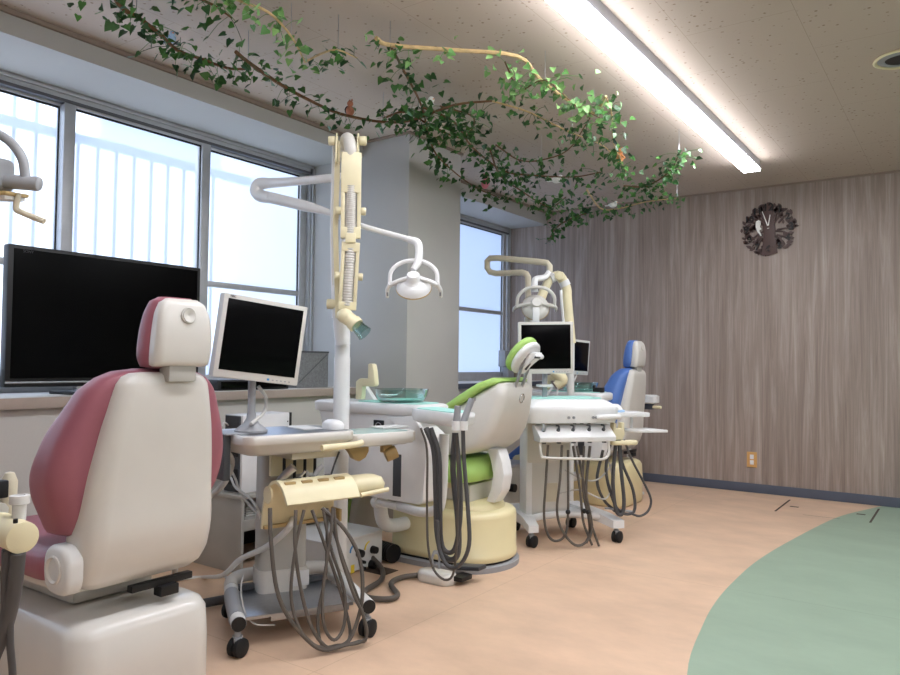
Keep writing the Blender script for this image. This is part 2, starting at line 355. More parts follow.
# outside the frosted panes: translucent fence with ribs, pale facade further on
fs = bpy.data.materials.new('milky_fence_sheet'); fs.use_nodes = True; nt = fs.node_tree; nt.nodes.remove(nt.nodes['Principled BSDF'])
tl = nt.nodes.new('ShaderNodeBsdfTranslucent'); tl.inputs[0].default_value = (.93, .96, 1, 1); tp = nt.nodes.new('ShaderNodeBsdfTransparent'); mx = nt.nodes.new('ShaderNodeMixShader'); mx.inputs[0].default_value = .65
nt.links.new(tl.outputs[0], mx.inputs[1]); nt.links.new(tp.outputs[0], mx.inputs[2]); nt.links.new(mx.outputs[0], nt.nodes['Material Output'].inputs[0]); MT['sheet'] = fs
fs = fs.copy(); MT['sheet2'] = fs
for n_ in fs.node_tree.nodes:
    if n_.type in ('BSDF_TRANSLUCENT', 'BSDF_TRANSPARENT'): n_.inputs[0].default_value = (.80, .825, .87, 1)
t = Thing('garden_fence', 'milky ribbed fence blurred behind the frosted window panes', 'fence', (-4.35, 2.5, 0))
t.part('fence_sheet', M().box(-4.36, -4.35, -2, 3.28, .3, 2.30), 'sheet')
t.part('grey_sheet', M().box(-4.36, -4.35, 3.285, 9.5, .3, 3.2), 'sheet2')
rb = M(); y = -2
while y < 3.3:
    rb.box(-4.345, -4.335, y, y + .024, .3, 2.55 if y < 2.15 else 2.30); y += .118
t.part('ribs', rb, 'fence', stuff=True)
t.part('top_rail', M().box(-4.33, -4.29, -2, 3.5, 2.29, 2.345), 'fence')
b = M().box(-9, -6, 4.55, 22, 0, 6)
solo('neighbouring_house', b, 'bldg', 'pale blue house wall seen blurred through the right window panes', 'building')

# ------------------------------------------------------------------ ceiling fittings
def led(name, x0, x1, y0, y1, label):   # slim box body with the glowing cover below it
    t = Thing(name, label, 'ceiling light', ((x0 + x1) / 2, (y0 + y1) / 2, 2.52), 0, 'line lights on the ceiling')
    xm = (x0 + x1) / 2
    t.part('housing', M().box(x0 + .012, x1, y0, y1, ZC - .062, ZC, .003), 'led_h')
    seg = [y0 + .01, y0 + (y1 - y0) / 2, y1 - .012]
    for a, b in zip(seg[:-1], seg[1:]):
        t.part('diffuser', M().box(x0, x1 + .004, a, b - .003, ZC - .08, ZC - .061, .006, 3), 'led')
    return t
led('ceiling_light', -1.325, -1.213, .4, 5.6, 'long white line light running along the beige ceiling')
led('ceiling_light', 1.25, 1.362, -1.6, 5.4, 'unseen white line light added above the green floor area to brighten the room')  # added out of view, as extra light for the room
t = Thing('ceiling_speaker', 'round grey speaker grille with cream rim in the ceiling by the right edge', 'ceiling speaker', (-.245, 4.07, ZC))
t.part('rim', M().lathe([(.10, .004), (.118, -.004), (.122, -.012), (.114, -.016), (.104, -.012), (.1, .004)], (-.245, 4.07, ZC - .002)), 'cream')
t.part('ring', M().lathe([(.104, -.008), (.075, -.016), (.07, -.01), (.104, -.002)], (-.245, 4.07, ZC - .002)), 'greyp')
t.part('grille', M().cyl((-.245, 4.07, ZC - .003), (-.245, 4.07, ZC - .012), .076), 'black')

# ------------------------------------------------------------------ wall clock
cx, cz, cy = -1.33, 2.165, 6.428
t = Thing('wall_clock', 'round dark brown openwork tree clock with numerals on the wood grain wall', 'clock', (cx, 6.44, 2.165))
pl = M()
pl.prism([(-.055, -.215), (-.042, -.12), (-.038, -.04), (-.05, .06), (-.03, .2), (.02, .205), (.035, .12), (.06, .1), (.045, .05), (.055, -.02), (.05, -.08), (.07, -.205), (0, -.222)], (cx, cy, cz), (1, 0, 0), (0, 0, 1), .008, .001)
for k in range(26):
    a = 2 * PI * k / 26; r0 = .045 + .02 * (k % 3); r1 = .19
    if k in (0, 1, 12, 13, 14, 20, 18, 19, 21): r0 = .15
    c0 = Vector((cx + r0 * math.cos(a), cy, cz + r0 * math.sin(a))); c1 = Vector((cx + r1 * math.cos(a + .12), cy, cz + r1 * math.sin(a + .12)))
    pl.tube([c0, (c0 + c1) / 2 + Vector((0, 0, .01)), c1], [.008, .005], 6, 3)
rnd = random.Random(3)
for k in range(150):
    a = rnd.uniform(0, 2 * PI); r = rnd.uniform(.12, .212) if math.cos(a) > 0 else rnd.uniform(.095, .214)
    if rnd.random() < .35 and math.cos(a) > 0: continue
    c = Vector((cx + r * math.cos(a), cy, cz + r * math.sin(a))); al = rnd.uniform(0, 2 * PI); L = rnd.uniform(.016, .03)
    u = Vector((math.cos(al), 0, math.sin(al))); v = Vector((-math.sin(al), 0, math.cos(al)))
    pl.prism([(-L, 0), (-L * .5, L * .45), (L * .3, L * .5), (L, 0), (L * .3, -L * .5), (-L * .5, -L * .45)], c, u, v, .006)
t.part('tree_plate', pl, 'clock')
for h in range(12):
    a = PI / 2 - h * PI / 6; r = .172; s = .072 if h % 3 else .085
    Mw = basis(Vector((cx + r * math.cos(a), cy - .007, cz + r * math.sin(a))), Vector((1, 0, 0)), Vector((0, 0, 1)), Vector((0, -1, 0)))
    text(t, str(h or 12), s, Mw, 'clock2', depth=.003, name='numeral', bold=.002)
def hand(ax, L, wd):
    u = Vector((math.cos(ax), 0, math.sin(ax))); v = Vector((-math.sin(ax), 0, math.cos(ax)))
    return M().prism([(-.015, wd), (L, wd * .5), (L, -wd * .5), (-.015, -wd)], (cx, cy - .014, cz + .012), u, v, .002)
t.part('hour_hand', hand(math.radians(81), .1, .005), 'pure'); t.part('minute_hand', hand(math.radians(109), .14, .005), 'pure')
t.part('bird', M().prism([(-.092, .07), (-.075, .075), (-.058, .065), (-.058, .04), (-.065, .02), (-.052, .0), (-.07, -.01), (-.052, -.055), (-.058, -.058), (-.085, -.02), (-.098, .02), (-.098, .05)], (cx, cy - .006, cz), (1, 0, 0), (0, 0, 1), .004), 'pure')
t.part('hub', M().cyl((cx, cy + .01, cz + .012), (cx, cy - .016, cz + .012), .01), 'clock')

t = Thing('wall_socket', 'tan wall socket plate low on the wood grain wall', 'socket', (-1.463, 6.44, .265))
t.part('plate', M().box(-1.502, -1.424, 6.432, 6.44, .205, .33, .002), 'outlet')
for z in (.245, .29): t.part('socket_insert', M().box(-1.478, -1.448, 6.429, 6.434, z - .018, z + .018, .002), 'white')

def hatch(pts, w, name='trim_7'):
    a, b = Vector((*pts[0], .002)), Vector((*pts[1], .002)); u = (b - a).normalized(); v = Vector((-u.y, u.x, 0)) * w
    return [(a + v), (b + v), (b - v), (a - v)]
hm = M()
for pr, w in ((((-1.139, 5.70), (-1.142, 6.26)), .007), (((-.545, 5.69), (-.544, 6.29)), .007), (((-1.09, 5.97), (-1.03, 5.97)), .018), (((-.655, 5.97), (-.6, 5.97)), .018), (((-.955, 5.69), (-.726, 5.70)), .003)):
    hm.add(hatch(pr, w), [(0, 1, 2, 3)])
struct('trim_7', hm, 'hatch')
# small floor socket cover near the suction box
struct('trim_8', M().box(-2.47, -2.33, 2.79, 2.9, .0005, .003), 'hatch')

# ------------------------------------------------------------------ things on the sill
t = Thing('television', 'large black flat screen television standing on the window sill', 'television', (-3.46, 2.03, .865))
t.part('casing', M().box(-3.50, -3.45, 1.532, 2.527, .905, 1.54, .008), 'black')
t.part('screen', M().box(-3.452, -3.4475, 1.555, 2.505, .945, 1.522), 'screen')
t.part('silver_trim', M().box(-3.455, -3.446, 1.535, 2.524, .922, .930, .002), 'steel')
t.part('neck', M().box(-3.50, -3.46, 1.86, 2.12, .875, .91, .004), 'chrome')
t.part('foot', M().prism([(-.13, -.2), (.11, -.17), (.13, 0), (.11, .17), (-.13, .2)], (-3.47, 2.0, .873), (1, 0, 0), (0, 1, 0), .016, .004), 'black')
A = lambda y, z: basis(Vector((-3.4455, y, z)), Vector((0, 1, 0)), Vector((0, 0, 1)), Vector((1, 0, 0)))
text(t, 'SONY', .017, A(1.615, 1.512), 'dgrey', name='logo'); text(t, 'BRAVIA', .013, A(2.12, .936), 'dgrey', name='logo')

t = Thing('storage_box', 'grey felt storage box on the window sill next to the column', 'box', (-3.52, 3.39, .865))
t.part('box_body', M().prism([(3.24, .0), (3.52, .0), (3.52, .232), (3.265, .228)], (-3.52, 0, .866), (0, 1, 0), (0, 0, 1), .16, .005), 'felt')
t.part('seam', M().tube([(-3.438, 3.26, .9), (-3.438, 3.505, 1.08)], .0025, 6, smooth=False), 'dgrey')
t.part('rim', M().box(-3.603, -3.437, 3.262, 3.522, 1.089, 1.099, .002), 'dgrey')
t = Thing('recorder', 'flat black recorder box lying on the sill behind the tilted monitor', 'recorder', (-3.5, 2.9, .865))
t.part('casing', M().box(-3.62, -3.40, 2.62, 3.14, .866, .925, .005), 'black'); t.part('front_panel', M().box(-3.401, -3.396, 2.64, 3.12, .875, .915, .001), 'screen')

# ------------------------------------------------------------------ dental chairs with ivory shell (pink, blue)
def shell_chair(x, y, colour, label, hs=0):
    t = Thing('dental_chair', label, 'dental chair', (x, y, 0), 0, 'dental treatment chairs')
    W = dict(world=False)
    # base
    R = []
    for z, g, r in ((.0, -.012, .07), (.02, 0, .08), (.20, 0, .08), (.285, -.003, .085), (.308, -.014, .085), (.320, -.034, .08), (.324, -.06, .07)):
        R.append(rrect(-.48, -.012, .48 + g, .222 + g, r, z, 8))
    t.part('base', M().rings(R), 'shell' if colour == 'pink' else 'cream2', **W, angle=60)
    t.part('lift_column', M().box(-.62, -.22, -.13, .13, .324, .41, .02), 'shell', **W)
    t.part('locking_lever', M().box(-.075, -.05, -.05, .15, .372, .392, .002).box(-.07, -.03, .03, .09, .345, .375, .004), 'black', **W)
    # backrest shell
    R = []
    for z, hw, xr, dp, r in densify(((.398, .13, -.09, .05, .02), (.404, .165, -.072, .085, .03), (.425, .192, -.05, .12, .04), (.47, .203, -.022, .15, .05), (.55, .205, -.002, .16, .055), (.65, .198, .004, .15, .055),
                             (.75, .187, .014, .13, .05), (.85, .171, .026, .11, .045), (.93, .155, .034, .10, .045), (.97, .145, .034, .09, .04), (.99, .13, .028, .075, .035), (1.0, .105, .016, .05, .02), (1.003, .07, .004, .025, .01))):
        R.append(rrect(xr - dp / 2, 0, dp / 2, hw, r, z, 7))
    t.part('backrest_shell', M().rings(R), 'shell', **W, angle=60)
    # cushion wrapping the shell
    R = []
    for z, hw, xr, dp in densify(((.545, .19, -.10, .10), (.56, .23, -.085, .14), (.60, .244, -.07, .17), (.66, .268, -.058, .18), (.72, .278, -.048, .18), (.78, .272, -.036, .17), (.84, .255, -.026, .16), (.90, .23, -.014, .14), (.95, .205, -.006, .125), (.985, .168, 0, .105), (1.004, .125, -.006, .08), (1.012, .07, -.02, .04))):
        R.append(rrect(xr - dp / 2, 0, dp / 2, hw, min(.06, dp * .42), z, 7))
    t.part('back_cushion', M().rings(R), colour, **W, angle=60)
    # head
    H = Matrix.Translation((hs * .8, hs, 0))
    t.part('headrest_bracket', M(H).box(-.02, .03, -.045, .045, .975, 1.035, .006), 'cab', **W)
    R = []
    for z, hw, xr, dp, r in densify(((1.018, .078, .02, .035, .015), (1.023, .088, .038, .055, .02), (1.06, .092, .046, .06, .022), (1.12, .090, .05, .06, .022), (1.17, .083, .046, .055, .022), (1.20, .07, .038, .045, .02), (1.213, .05, .026, .025, .01))):
        R.append(rrect(xr - dp / 2, 0, dp / 2, hw, r, z, 6))
    h = t.part('headrest_shell', M(H).rings(R), 'shell', **W, angle=60)
    hb = M(H).torus((.05, .0, 1.165), .022, .0024, (1, 0, .04)).lathe([(0, -.002), (.008, .001), (.0195, .004), (.0195, -.003)], (.05, .0, 1.165), (1, 0, .04))
    t.part('headrest_button', hb, 'shell', h, **W)
    R = []
    for z, hw, xr, dp in densify(((1.012, .06, -.02, .04), (1.018, .085, -.002, .07), (1.05, .098, .01, .085), (1.12, .096, .016, .085), (1.17, .088, .016, .075), (1.205, .074, .012, .06), (1.218, .05, 0, .04))):
        R.append(rrect(xr - dp / 2, 0, dp / 2, hw, dp * .42, z, 6))
    t.part('headrest_cushion', M(H).rings(R), colour, **W, angle=60)
    # hinges
    hc = M(Matrix.Translation((-.105, -.20, .47)) @ Matrix.Rotation(PI / 2, 4, 'X')).rings([rrect(0, 0, .066 - g, .066 - g, .05, z, 7) for z, g in ((0, 0), (.03, 0), (.038, .003), (.043, .012))])
    hh = t.part('hinge_cover', hc, 'white2', **W, angle=60)
    t.part('hinge_disc', M().lathe([(0, -.002), (.028, -.001), (.034, .006), (.038, .004), (.038, -.006)], (-.107, -.243, .472), (0, -1, 0)), 'shell', hh, **W)
    t.part('hinge_cap', M().lathe([(0, .022), (.02, .019), (.03, .008), (.032, -.01)], (-.10, .205, .50), (0, 1, 0)), 'white2', **W)
    # seat, leg rest
    t.part('seat_frame', M().box(-.75, -.12, -.2, .2, .385, .43, .02), 'shell', **W)
    t.part('seat_cushion', M().rings([rrect(-.42, 0, .30 - g, .25 - g, .07, z, 6) for z, g in ((.425, .03), (.432, .008), (.46, 0), (.49, .004), (.505, .02), (.51, .05))]), colour, **W, angle=60)
    T = Matrix.Translation((-.72, 0, .47)) @ Matrix.Rotation(math.radians(-38), 4, 'Y')
    t.part('leg_cushion', M(T).rings([rrect(-.25, 0, .25 - g, .2 - g, .06, z, 6) for z, g in ((-.03, .02), (-.02, 0), (.02, 0), (.035, .012), (.04, .04))]), colour, **W, angle=60)
    t.part('leg_frame', M(T).box(-.48, .02, -.17, .17, -.06, -.028, .015), 'shell', **W)
    return t
shell_chair(-1.90, 1.274, 'pink', 'pink and ivory dental chair in the foreground seen from behind', .028)
shell_chair(-2.03, 5.32, 'blue', 'blue and ivory dental chair on a yellow base near the wood grain wall')

# ------------------------------------------------------------------ green chair
t = Thing('dental_chair', 'lime green dental chair with rounded cream pedestal, the middle one', 'dental chair', (-1.915, 3.28, 0), 0, 'dental treatment chairs')
W = dict(world=False)
def dshape(xr, L, hw, z, n=14):    # rear half round, front squared
    out = []
    r = hw
    for k in range(n + 1):
        a = -PI / 2 + PI * k / n
        out.append(Vector((xr - r * .8 + r * .8 * math.cos(a), hw * math.sin(a) , z)))
    out += [Vector((xr - L + .04, hw, z)), Vector((xr - L, hw - .04, z)), Vector((xr - L, -hw + .04, z)), Vector((xr - L + .04, -hw, z))]
    return out
t.part('foot_plate', M().rings([dshape(.012, .64, .252, 0), dshape(.012, .64, .252, .026), dshape(.004, .62, .244, .032)]), 'greyp', **W)
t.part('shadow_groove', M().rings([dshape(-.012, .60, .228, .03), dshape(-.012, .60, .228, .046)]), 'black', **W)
t.part('base', M().rings([dshape(0, .61, .238, z) if g == 0 else dshape(-g, .61 - 2 * g, .238 - g, z) for z, g in ((.044, .004), (.05, 0), (.075, 0), (.078, .003), (.255, .004), (.272, .008), (.284, .02), (.290, .04))] +
                         [dshape(-.062, .48, .172, z) for z in (.292,)] + [dshape(-.068, .46, .166, .312), dshape(-.08, .43, .15, .318), dshape(-.10, .38, .12, .33), dshape(-.13, .3, .08, .334)]), 'cream2', **W, angle=50)
t.part('lift_column', M().box(-.5, -.16, -.12, .12, .3, .42, .03), 'shell', **W)
# curved support
pr = [(-.075, .325), (-.02, .325), (.022, .39), (.036, .47), (.025, .53), (-.0, .60), (-.07, .60), (-.045, .53), (-.032, .47), (-.045, .39)]
t.part('support_arm', M().prism(pr, (-.045, 0, 0), (1, 0, 0), (0, 0, 1), .09, .012), 'white', **W)
t.part('seat_frame', M().box(-.86, -.22, -.17, .17, .395, .435, .018), 'cream', **W)
R = [rrect(-.525, 0, .42 - g, .235 - g, .12, z, 8) for z, g in ((.428, .05), (.44, .015), (.465, 0), (.50, .003), (.53, .02), (.545, .05), (.552, .1))]
t.part('seat_cushion', M().rings(R), 'green', **W, angle=60)
T = Matrix.Translation((-.94, 0, .40)) @ Matrix.Rotation(math.radians(-80), 4, 'Y')
t.part('leg_cushion', M(T).rings([rrect(-.17, 0, .19 - g, .16 - g, .07, z, 6) for z, g in ((-.022, .02), (-.015, 0), (.02, 0), (.035, .02))]), 'green', **W, angle=60)
t.part('leg_shell', M(T).rings([rrect(-.17, 0, .185 - g, .15 - g, .07, z, 6) for z, g in ((-.06, .03), (-.05, .008), (-.023, .0))]), 'shell', **W, angle=60)
# backrest shell lofted along the reclined axis
def loft_back(prof, grow=0):
    R = []
    for (fx, fz), (rx, rz), hw in prof:
        f = Vector((fx, 0, fz)); r = Vector((rx, 0, rz)); ax = (r - f); L = ax.length; u = ax / L; n = 7; rad = min(L * .45, .05); ring = []
        for sx, sy, a in ((1, 1, 0), (-1, 1, PI / 2), (-1, -1, PI), (1, -1, 1.5 * PI)):
            for k in range(n + 1):
                th = a + PI / 2 * k / n
                ring.append((f + r) / 2 + u * (sx * (L / 2 - rad) + rad * math.cos(th)) + Vector((0, sy * (hw - rad) + rad * math.sin(th), 0)))
        R.append(ring)
    return R
prof = [((.03, .942), (.045, .93), .10), ((.005, .940), (.055, .905), .15), ((-.05, .918), (.050, .86), .165), ((-.12, .878), (.030, .78), .18), ((-.20, .826), (.0, .70), .195), ((-.28, .775), (-.045, .635), .205), ((-.36, .73), (-.12, .585), .21), ((-.43, .69), (-.22, .565), .205), ((-.49, .655), (-.34, .562), .19), ((-.51, .635), (-.44, .57), .16)]
t.part('backrest_shell', M().rings(loft_back(prof)), 'shell', **W, angle=60)
cp = [((.02, .962), (.03, .95), .12), ((-.02, .965), (-.0, .936), .165), ((-.09, .937), (-.07, .905), .19), ((-.16, .893), (-.135, .86), .205), ((-.24, .84), (-.215, .812), .22), ((-.33, .785), (-.305, .757), .225), ((-.42, .73), (-.395, .705), .22), ((-.5, .68), (-.49, .655), .18)]
t.part('back_cushion', M().rings(loft_back(cp)), 'green', **W, angle=60)
t.part('back_dial', M().torus((.053, .02, .86), .022, .003, (1, 0, -.2)), 'chrome', **W)
for s in (-.035, .035): t.part('headrest_rod', M().box(-.006, .006, s - .008, s + .008, -.09, .07, .002, T=Matrix.Translation((.075, 0, 1.0)) @ Matrix.Rotation(.35, 4, 'Y')), 'steel', **W)
hT = Matrix.Translation((.078, 0, 1.072)) @ Matrix.Scale(.9, 4) @ Matrix.Rotation(math.radians(36), 4, 'Y')       # local z = long axis
def lens(x0, x1, sc=1): return [[Vector((x, .118 * s * sc * math.cos(2 * PI * k / 28), .112 * s * sc * math.sin(2 * PI * k / 28))) for k in range(28)] for x, s in zip([x0 + (x1 - x0) * f for f in (0, .12, .35, .65, .88, 1)], (.82, .95, 1, 1, .93, .78))]
t.part('headrest_cushion', M(hT).rings(lens(-.045, -.004, 1.0)), 'green', **W, angle=60)
t.part('headrest_shell', M(hT).rings(lens(-.008, .028, .94)), 'white', **W, angle=60)
t.part('headrest_joint', M(hT).prism([(.02, -.05), (.045, -.08), (.055, -.02), (.07, .03), (.085, .055), (.06, .075), (.03, .05)], (0, 0, 0), (1, 0, 0), (0, 0, 1), .07, .008).cyl((.068, -.045, .05), (.068, .045, .05), .014), 'white', **W)
t.part('headrest_slot', M(hT).box(.05, .06, -.02, -.008, -.05, .0).cyl((.078, -.047, .052), (.078, -.0, .052), .006), 'dgrey', **W)
t.part('armrest', M().prism([(-.36, .43), (-.33, .43), (-.325, .52), (-.345, .60), (-.375, .64), (-.39, .64), (-.385, .55)], (0, -.25, 0), (1, 0, 0), (0, 0, 1), .04, .01), 'dgrey', **W)

# ------------------------------------------------------------------ local frames of the two rolling carts
class Fr:
    def __init__(s, ox, oy, ex, ey):
        s.o = Vector((ox, oy, 0)); s.u = Vector((ex, ey, 0)).normalized(); s.w = Vector((s.u.y, -s.u.x, 0))   # u to the right, w to the front
        s.rz = math.atan2(-s.w.x, s.w.y) ; s.T = basis(s.o, s.u, s.w, Vector((0, 0, 1)))
    def b(s, px, py, b):     # point on the vertical plane w = b
        v = D(px, py); q = O - s.o; tt = (b - q.dot(s.w)) / v.dot(s.w); p = O + v * tt - s.o
        return Vector((p.dot(s.u), b, p.z))
def caster(t, T, x, y, par=None, r=.034, yaw=.95):
    m = M(T); c = Vector((x, y, 0))
    f = t.part('caster', M(T).cyl((x, y, r + .012), (x, y, .085), .011).box(x - .016, x + .016, y - .01, y + .028, r + .01, r + .034, .006).cyl((x, y, .06), (x, y, .072), .017), 'greyp')
    w = M(T)
    ax = Vector((math.cos(yaw), math.sin(yaw), 0))
    for s in (-.0135, .0135): w.lathe([(0, -.012), (r - .008, -.012), (r - .001, -.008), (r, 0), (r - .001, .008), (r - .008, .012), (0, .012)], Vector((x, y + .01, r)) + ax * s, ax, 24)
    t.part('wheel', w, 'rubber', f)
    return f

# ------------------------------------------------------------------ front cart
C2 = Fr(-1.97, 1.93, .217, .415); T2 = C2.T
t = Thing('instrument_cart', 'white and cream instrument cart with monitor beside the pink chair', 'dental cart', (-1.97, 1.93, 0), 0, 'dental instrument carts')
# base frame
m = M(T2).tube([(-.19, -.42, .125), (-.215, -.25, .122), (-.240, -.02, .115)], .027, 16)
t.part('base_leg', m, 'white2'); m = M(T2).tube([(-.202, -.34, .124), (-.216, -.25, .122), (-.236, -.07, .1165)], .0292, 16); t.part('leg_sleeve', m, 'greyp')
t.part('leg_cap', M(T2).cyl((-.240, -.022, .115), (-.240, -.015, .115), .0255), 'black')
m = M(T2).tube([(.245, -.45, .125), (.243, -.25, .122), (.238, -.0, .115)], .027, 16); t.part('base_leg', m, 'white2')
t.part('leg_cap', M(T2).cyl((.238, -.002, .115), (.238, .005, .115), .0255), 'black')
t.part('cross_tube', M(T2).tube([(-.192, -.40, .128), (-.18, -.455, .138), (-.13, -.485, .15), (0, -.49, .152), (.17, -.485, .15), (.235, -.46, .14), (.247, -.40, .13)], .027, 16), 'shell')
t.part('platform', M(T2).box(-.212, .21, -.43, -.09, .098, .112, .003).box(-.11, .19, -.095, -.085, .085, .112, .001), 'steel')
t.part('platform_edge', M(T2).box(-.18, .2, -.43, -.40, .112, .135, .003), 'dgrey')
for x, y in ((-.24, -.035), (.238, -.02), (-.185, -.44), (.245, -.46)): caster(t, T2, x, y)
# column
t.part('column', M(T2).rings([rrect(.0, -.39, .095, .065, .03, z, 6) for z in (.112, .68)]), 'cab', angle=50)
t.part('column_foot', M(T2).rings([rrect(.0, -.39, .10, .07, .03, z, 6) for z in (.112, .2)]), 'shell', angle=50)
t.part('socket', M(T2).box(.02, .1, -.322, -.312, .13, .19, .003), 'white')
# tray and everything on the swivelling upper part
TT = basis(Vector((-2.196, 1.970, 0)), Vector((.259, .966, 0)).normalized(), Vector((.966, -.259, 0)).normalized(), Vector((0, 0, 1)))
TH = TT @ Matrix.Translation((.10, .125, 0))
def tray(x0, x1, y0, y1, zt, rad, h1=.035, h2=.085, ins=.05):
    cx, cy, hx, hy = (x0 + x1) / 2, (y0 + y1) / 2, (x1 - x0) / 2, (y1 - y0) / 2
    return [rrect(cx, cy, hx - g, hy - g, rad, z, 7) for z, g in ((zt - .006, .014), (zt, .010), (zt, .004), (zt - .004, .0), (zt - h1 + .006, .0), (zt - h1, .005), (zt - h1 - .004, ins * .4), (zt - h2 + .012, ins), (zt - h2, ins + .015))][::-1]
tp = t.part('tray', M(TT).rings(tray(-.205, .262, -.17, .17, .768, .045, .036, .078, .035)), 'shell', angle=50)
t.part('tray_surface', M(TT).rings([rrect(.028, .0, .215, .152, .035, z, 6) for z in (.7625, .7675)]), 'steel', tp)
t.part('paper_card', M(TT).box(.10, .19, -.12, .03, .768, .771), 'white2')
t.part('mouse', M(TT).rings([rrect(.215, .06, .034 - g, .052 - g, .03, z, 6) for z, g in ((.768, .002), (.787, 0), (.799, .01), (.805, .022))]), 'white', angle=70)
st = t.part('side_tray', M(TT).rings(tray(.272, .61, -.12, .11, .745, .04, .045, .056, .012)), 'shell', angle=50)
t.part('tray_glass', M(TT).rings([rrect(.44, -.005, .14, .095, .03, z, 5) for z in (.742, .7465)]), 'tealg', st)
t.part('card_holder', M(TT).box(.50, .64, -.10, .0, .749, .755, .002), 'white2')
t.part('tray_handle', M(TT).tube([(.09, .19, .712), (.23, .19, .716), (.28, .17, .72)], .0125, 12), 'cream')
t.part('arm_block', M(TT).box(.02, .23, -.08, .09, .66, .692, .008), 'beige')
t.part('hanger_plate', M(TT).box(.0, .20, -.06, -.04, .585, .665, .003), 'cream')
for i, x in enumerate((.03, .075, .12, .165)): t.part('hanger_rod', M(TT).cyl((x, .01, .56), (x, .01, .67), .006), 'black')
ar = [(-.125, .400), (-.112, .49), (-.075, .56), (-.03, .592), (.015, .592), (.055, .566), (.09, .520)]
ap = crom([Vector((a, z, 0)) for a, z in ar], 6); outl = [(p.x, p.y) for p in ap]
inn = []
for i, p in enumerate(ap):
    tg = (ap[min(i + 1, len(ap) - 1)] - ap[max(i - 1, 0)]).normalized(); inn.append((p.x + tg.y * .012, p.y - tg.x * .012))
hp = t.part('instrument_holder', M(TH).prism(outl + inn[::-1], (-.005, 0, 0), (0, 1, 0), (0, 0, 1), .31, .001), 'cream', angle=35)
t.part('end_disc', M(TH).cyl((-.166, -.06, .535), (-.158, -.06, .535), .033), 'cream', hp)
t.part('holder_rail', M(TH).box(-.155, .145, -.118, -.098, .398, .412, .003).box(.138, .148, -.118, -.04, .402, .45, .002), 'ochre', hp)
for x in (-.12, -.05, .02, .09): t.part('slot', M(TH).box(x - .022, x + .022, .02, .036, .580, .592, .003), 'ochre', hp)
for x in (-.135, -.06, .0, .07): t.part('instrument_well', M(TH).cyl((x, -.02, .582), (x, -.022, .598), .013), 'dgrey', hp)
t.part('holder_lobe', M(TH).rings([rrect(.215, .0, .085 - g, .06 - g, .03, z, 6) for z, g in ((.505, .03), (.52, .006), (.55, .0), (.575, .01), (.583, .03))]), 'cream', hp, angle=60)
t.part('holder_handle', M(TH).cyl((.16, .075, .52), (.29, .075, .53), .009), 'cream', hp)
t.part('handpiece', M(TH).tube([(-.145, -.02, .585), (-.125, -.0, .615), (-.10, .02, .645)], [.011, .015, .017], 14), 'steel')
t.part('handpiece', M(TH).tube([(-.06, -.02, .59), (-.035, -.01, .62)], [.004, .006], 8), 'chrome')
t.part('handpiece', M(TH).tube([(.0, -.02, .585), (.025, -.015, .62), (.04, -.01, .635)], [.008, .011, .009], 8), 'greyp')
t.part('handpiece', M(TH).tube([(.08, -.02, .585), (.10, -.025, .63), (.125, -.03, .68)], .004, 8), 'dgrey')
t.part('round_bracket', M(TT).prism([(.30, .69), (.42, .69), (.42, .66), (.405, .635), (.375, .62), (.345, .635), (.33, .66)], (0, .0, 0), (1, 0, 0), (0, 0, 1), .03, .005), 'ochre')
t.part('side_clamp', M(TT).box(.485, .53, .0, .03, .65, .69, .005).cyl((.50, .02, .635), (.545, .04, .655), .028, bev=.004), 'ochre')
# hoses drooping from the holder
def hz(p, b): return C2.b(p[0], p[1], b)
for pts, r in (([(270, 508), (271, 540), (277, 590), (292, 622), (318, 648), (340, 650), (352, 635), (362, 600), (360, 560), (345, 530), (322, 508)], .0075),
               ([(296, 510), (295, 545), (301, 590), (312, 628), (328, 648), (345, 660), (358, 655), (366, 638), (362, 610), (345, 565), (327, 509)], .0065),
               ([(304, 510), (296, 545), (291, 590), (296, 620), (310, 643), (330, 657), (345, 652), (350, 630), (340, 590), (323, 540), (312, 510)], .006),
               ([(333, 508), (330, 540), (323, 590), (324, 625), (334, 640), (344, 625), (344, 590), (330, 545), (323, 508)], .006),
               ([(334, 508), (338, 545), (352, 590), (363, 615), (367, 635), (358, 648), (338, 656), (322, 645), (318, 615), (326, 570), (327, 508)], .006)):
    n = len(pts); W3 = []
    for i, p in enumerate(pts):
        f = i / (n - 1); w3 = hz(p, .03 + .09 * math.sin(PI * f) - .06 * f); w3.z = max(w3.z, .022); W3.append(w3)
    t.part('hose', M(T2).tube(W3, r, 8, 5), 'hose')
# loose cable loops
t.part('cable', M(T2).tube([hz((243, 575), -.3), hz((241, 590), -.2), hz((245, 612), -.12), hz((255, 624), -.1), hz((275, 625), -.1)], .003, 6), 'lhose')
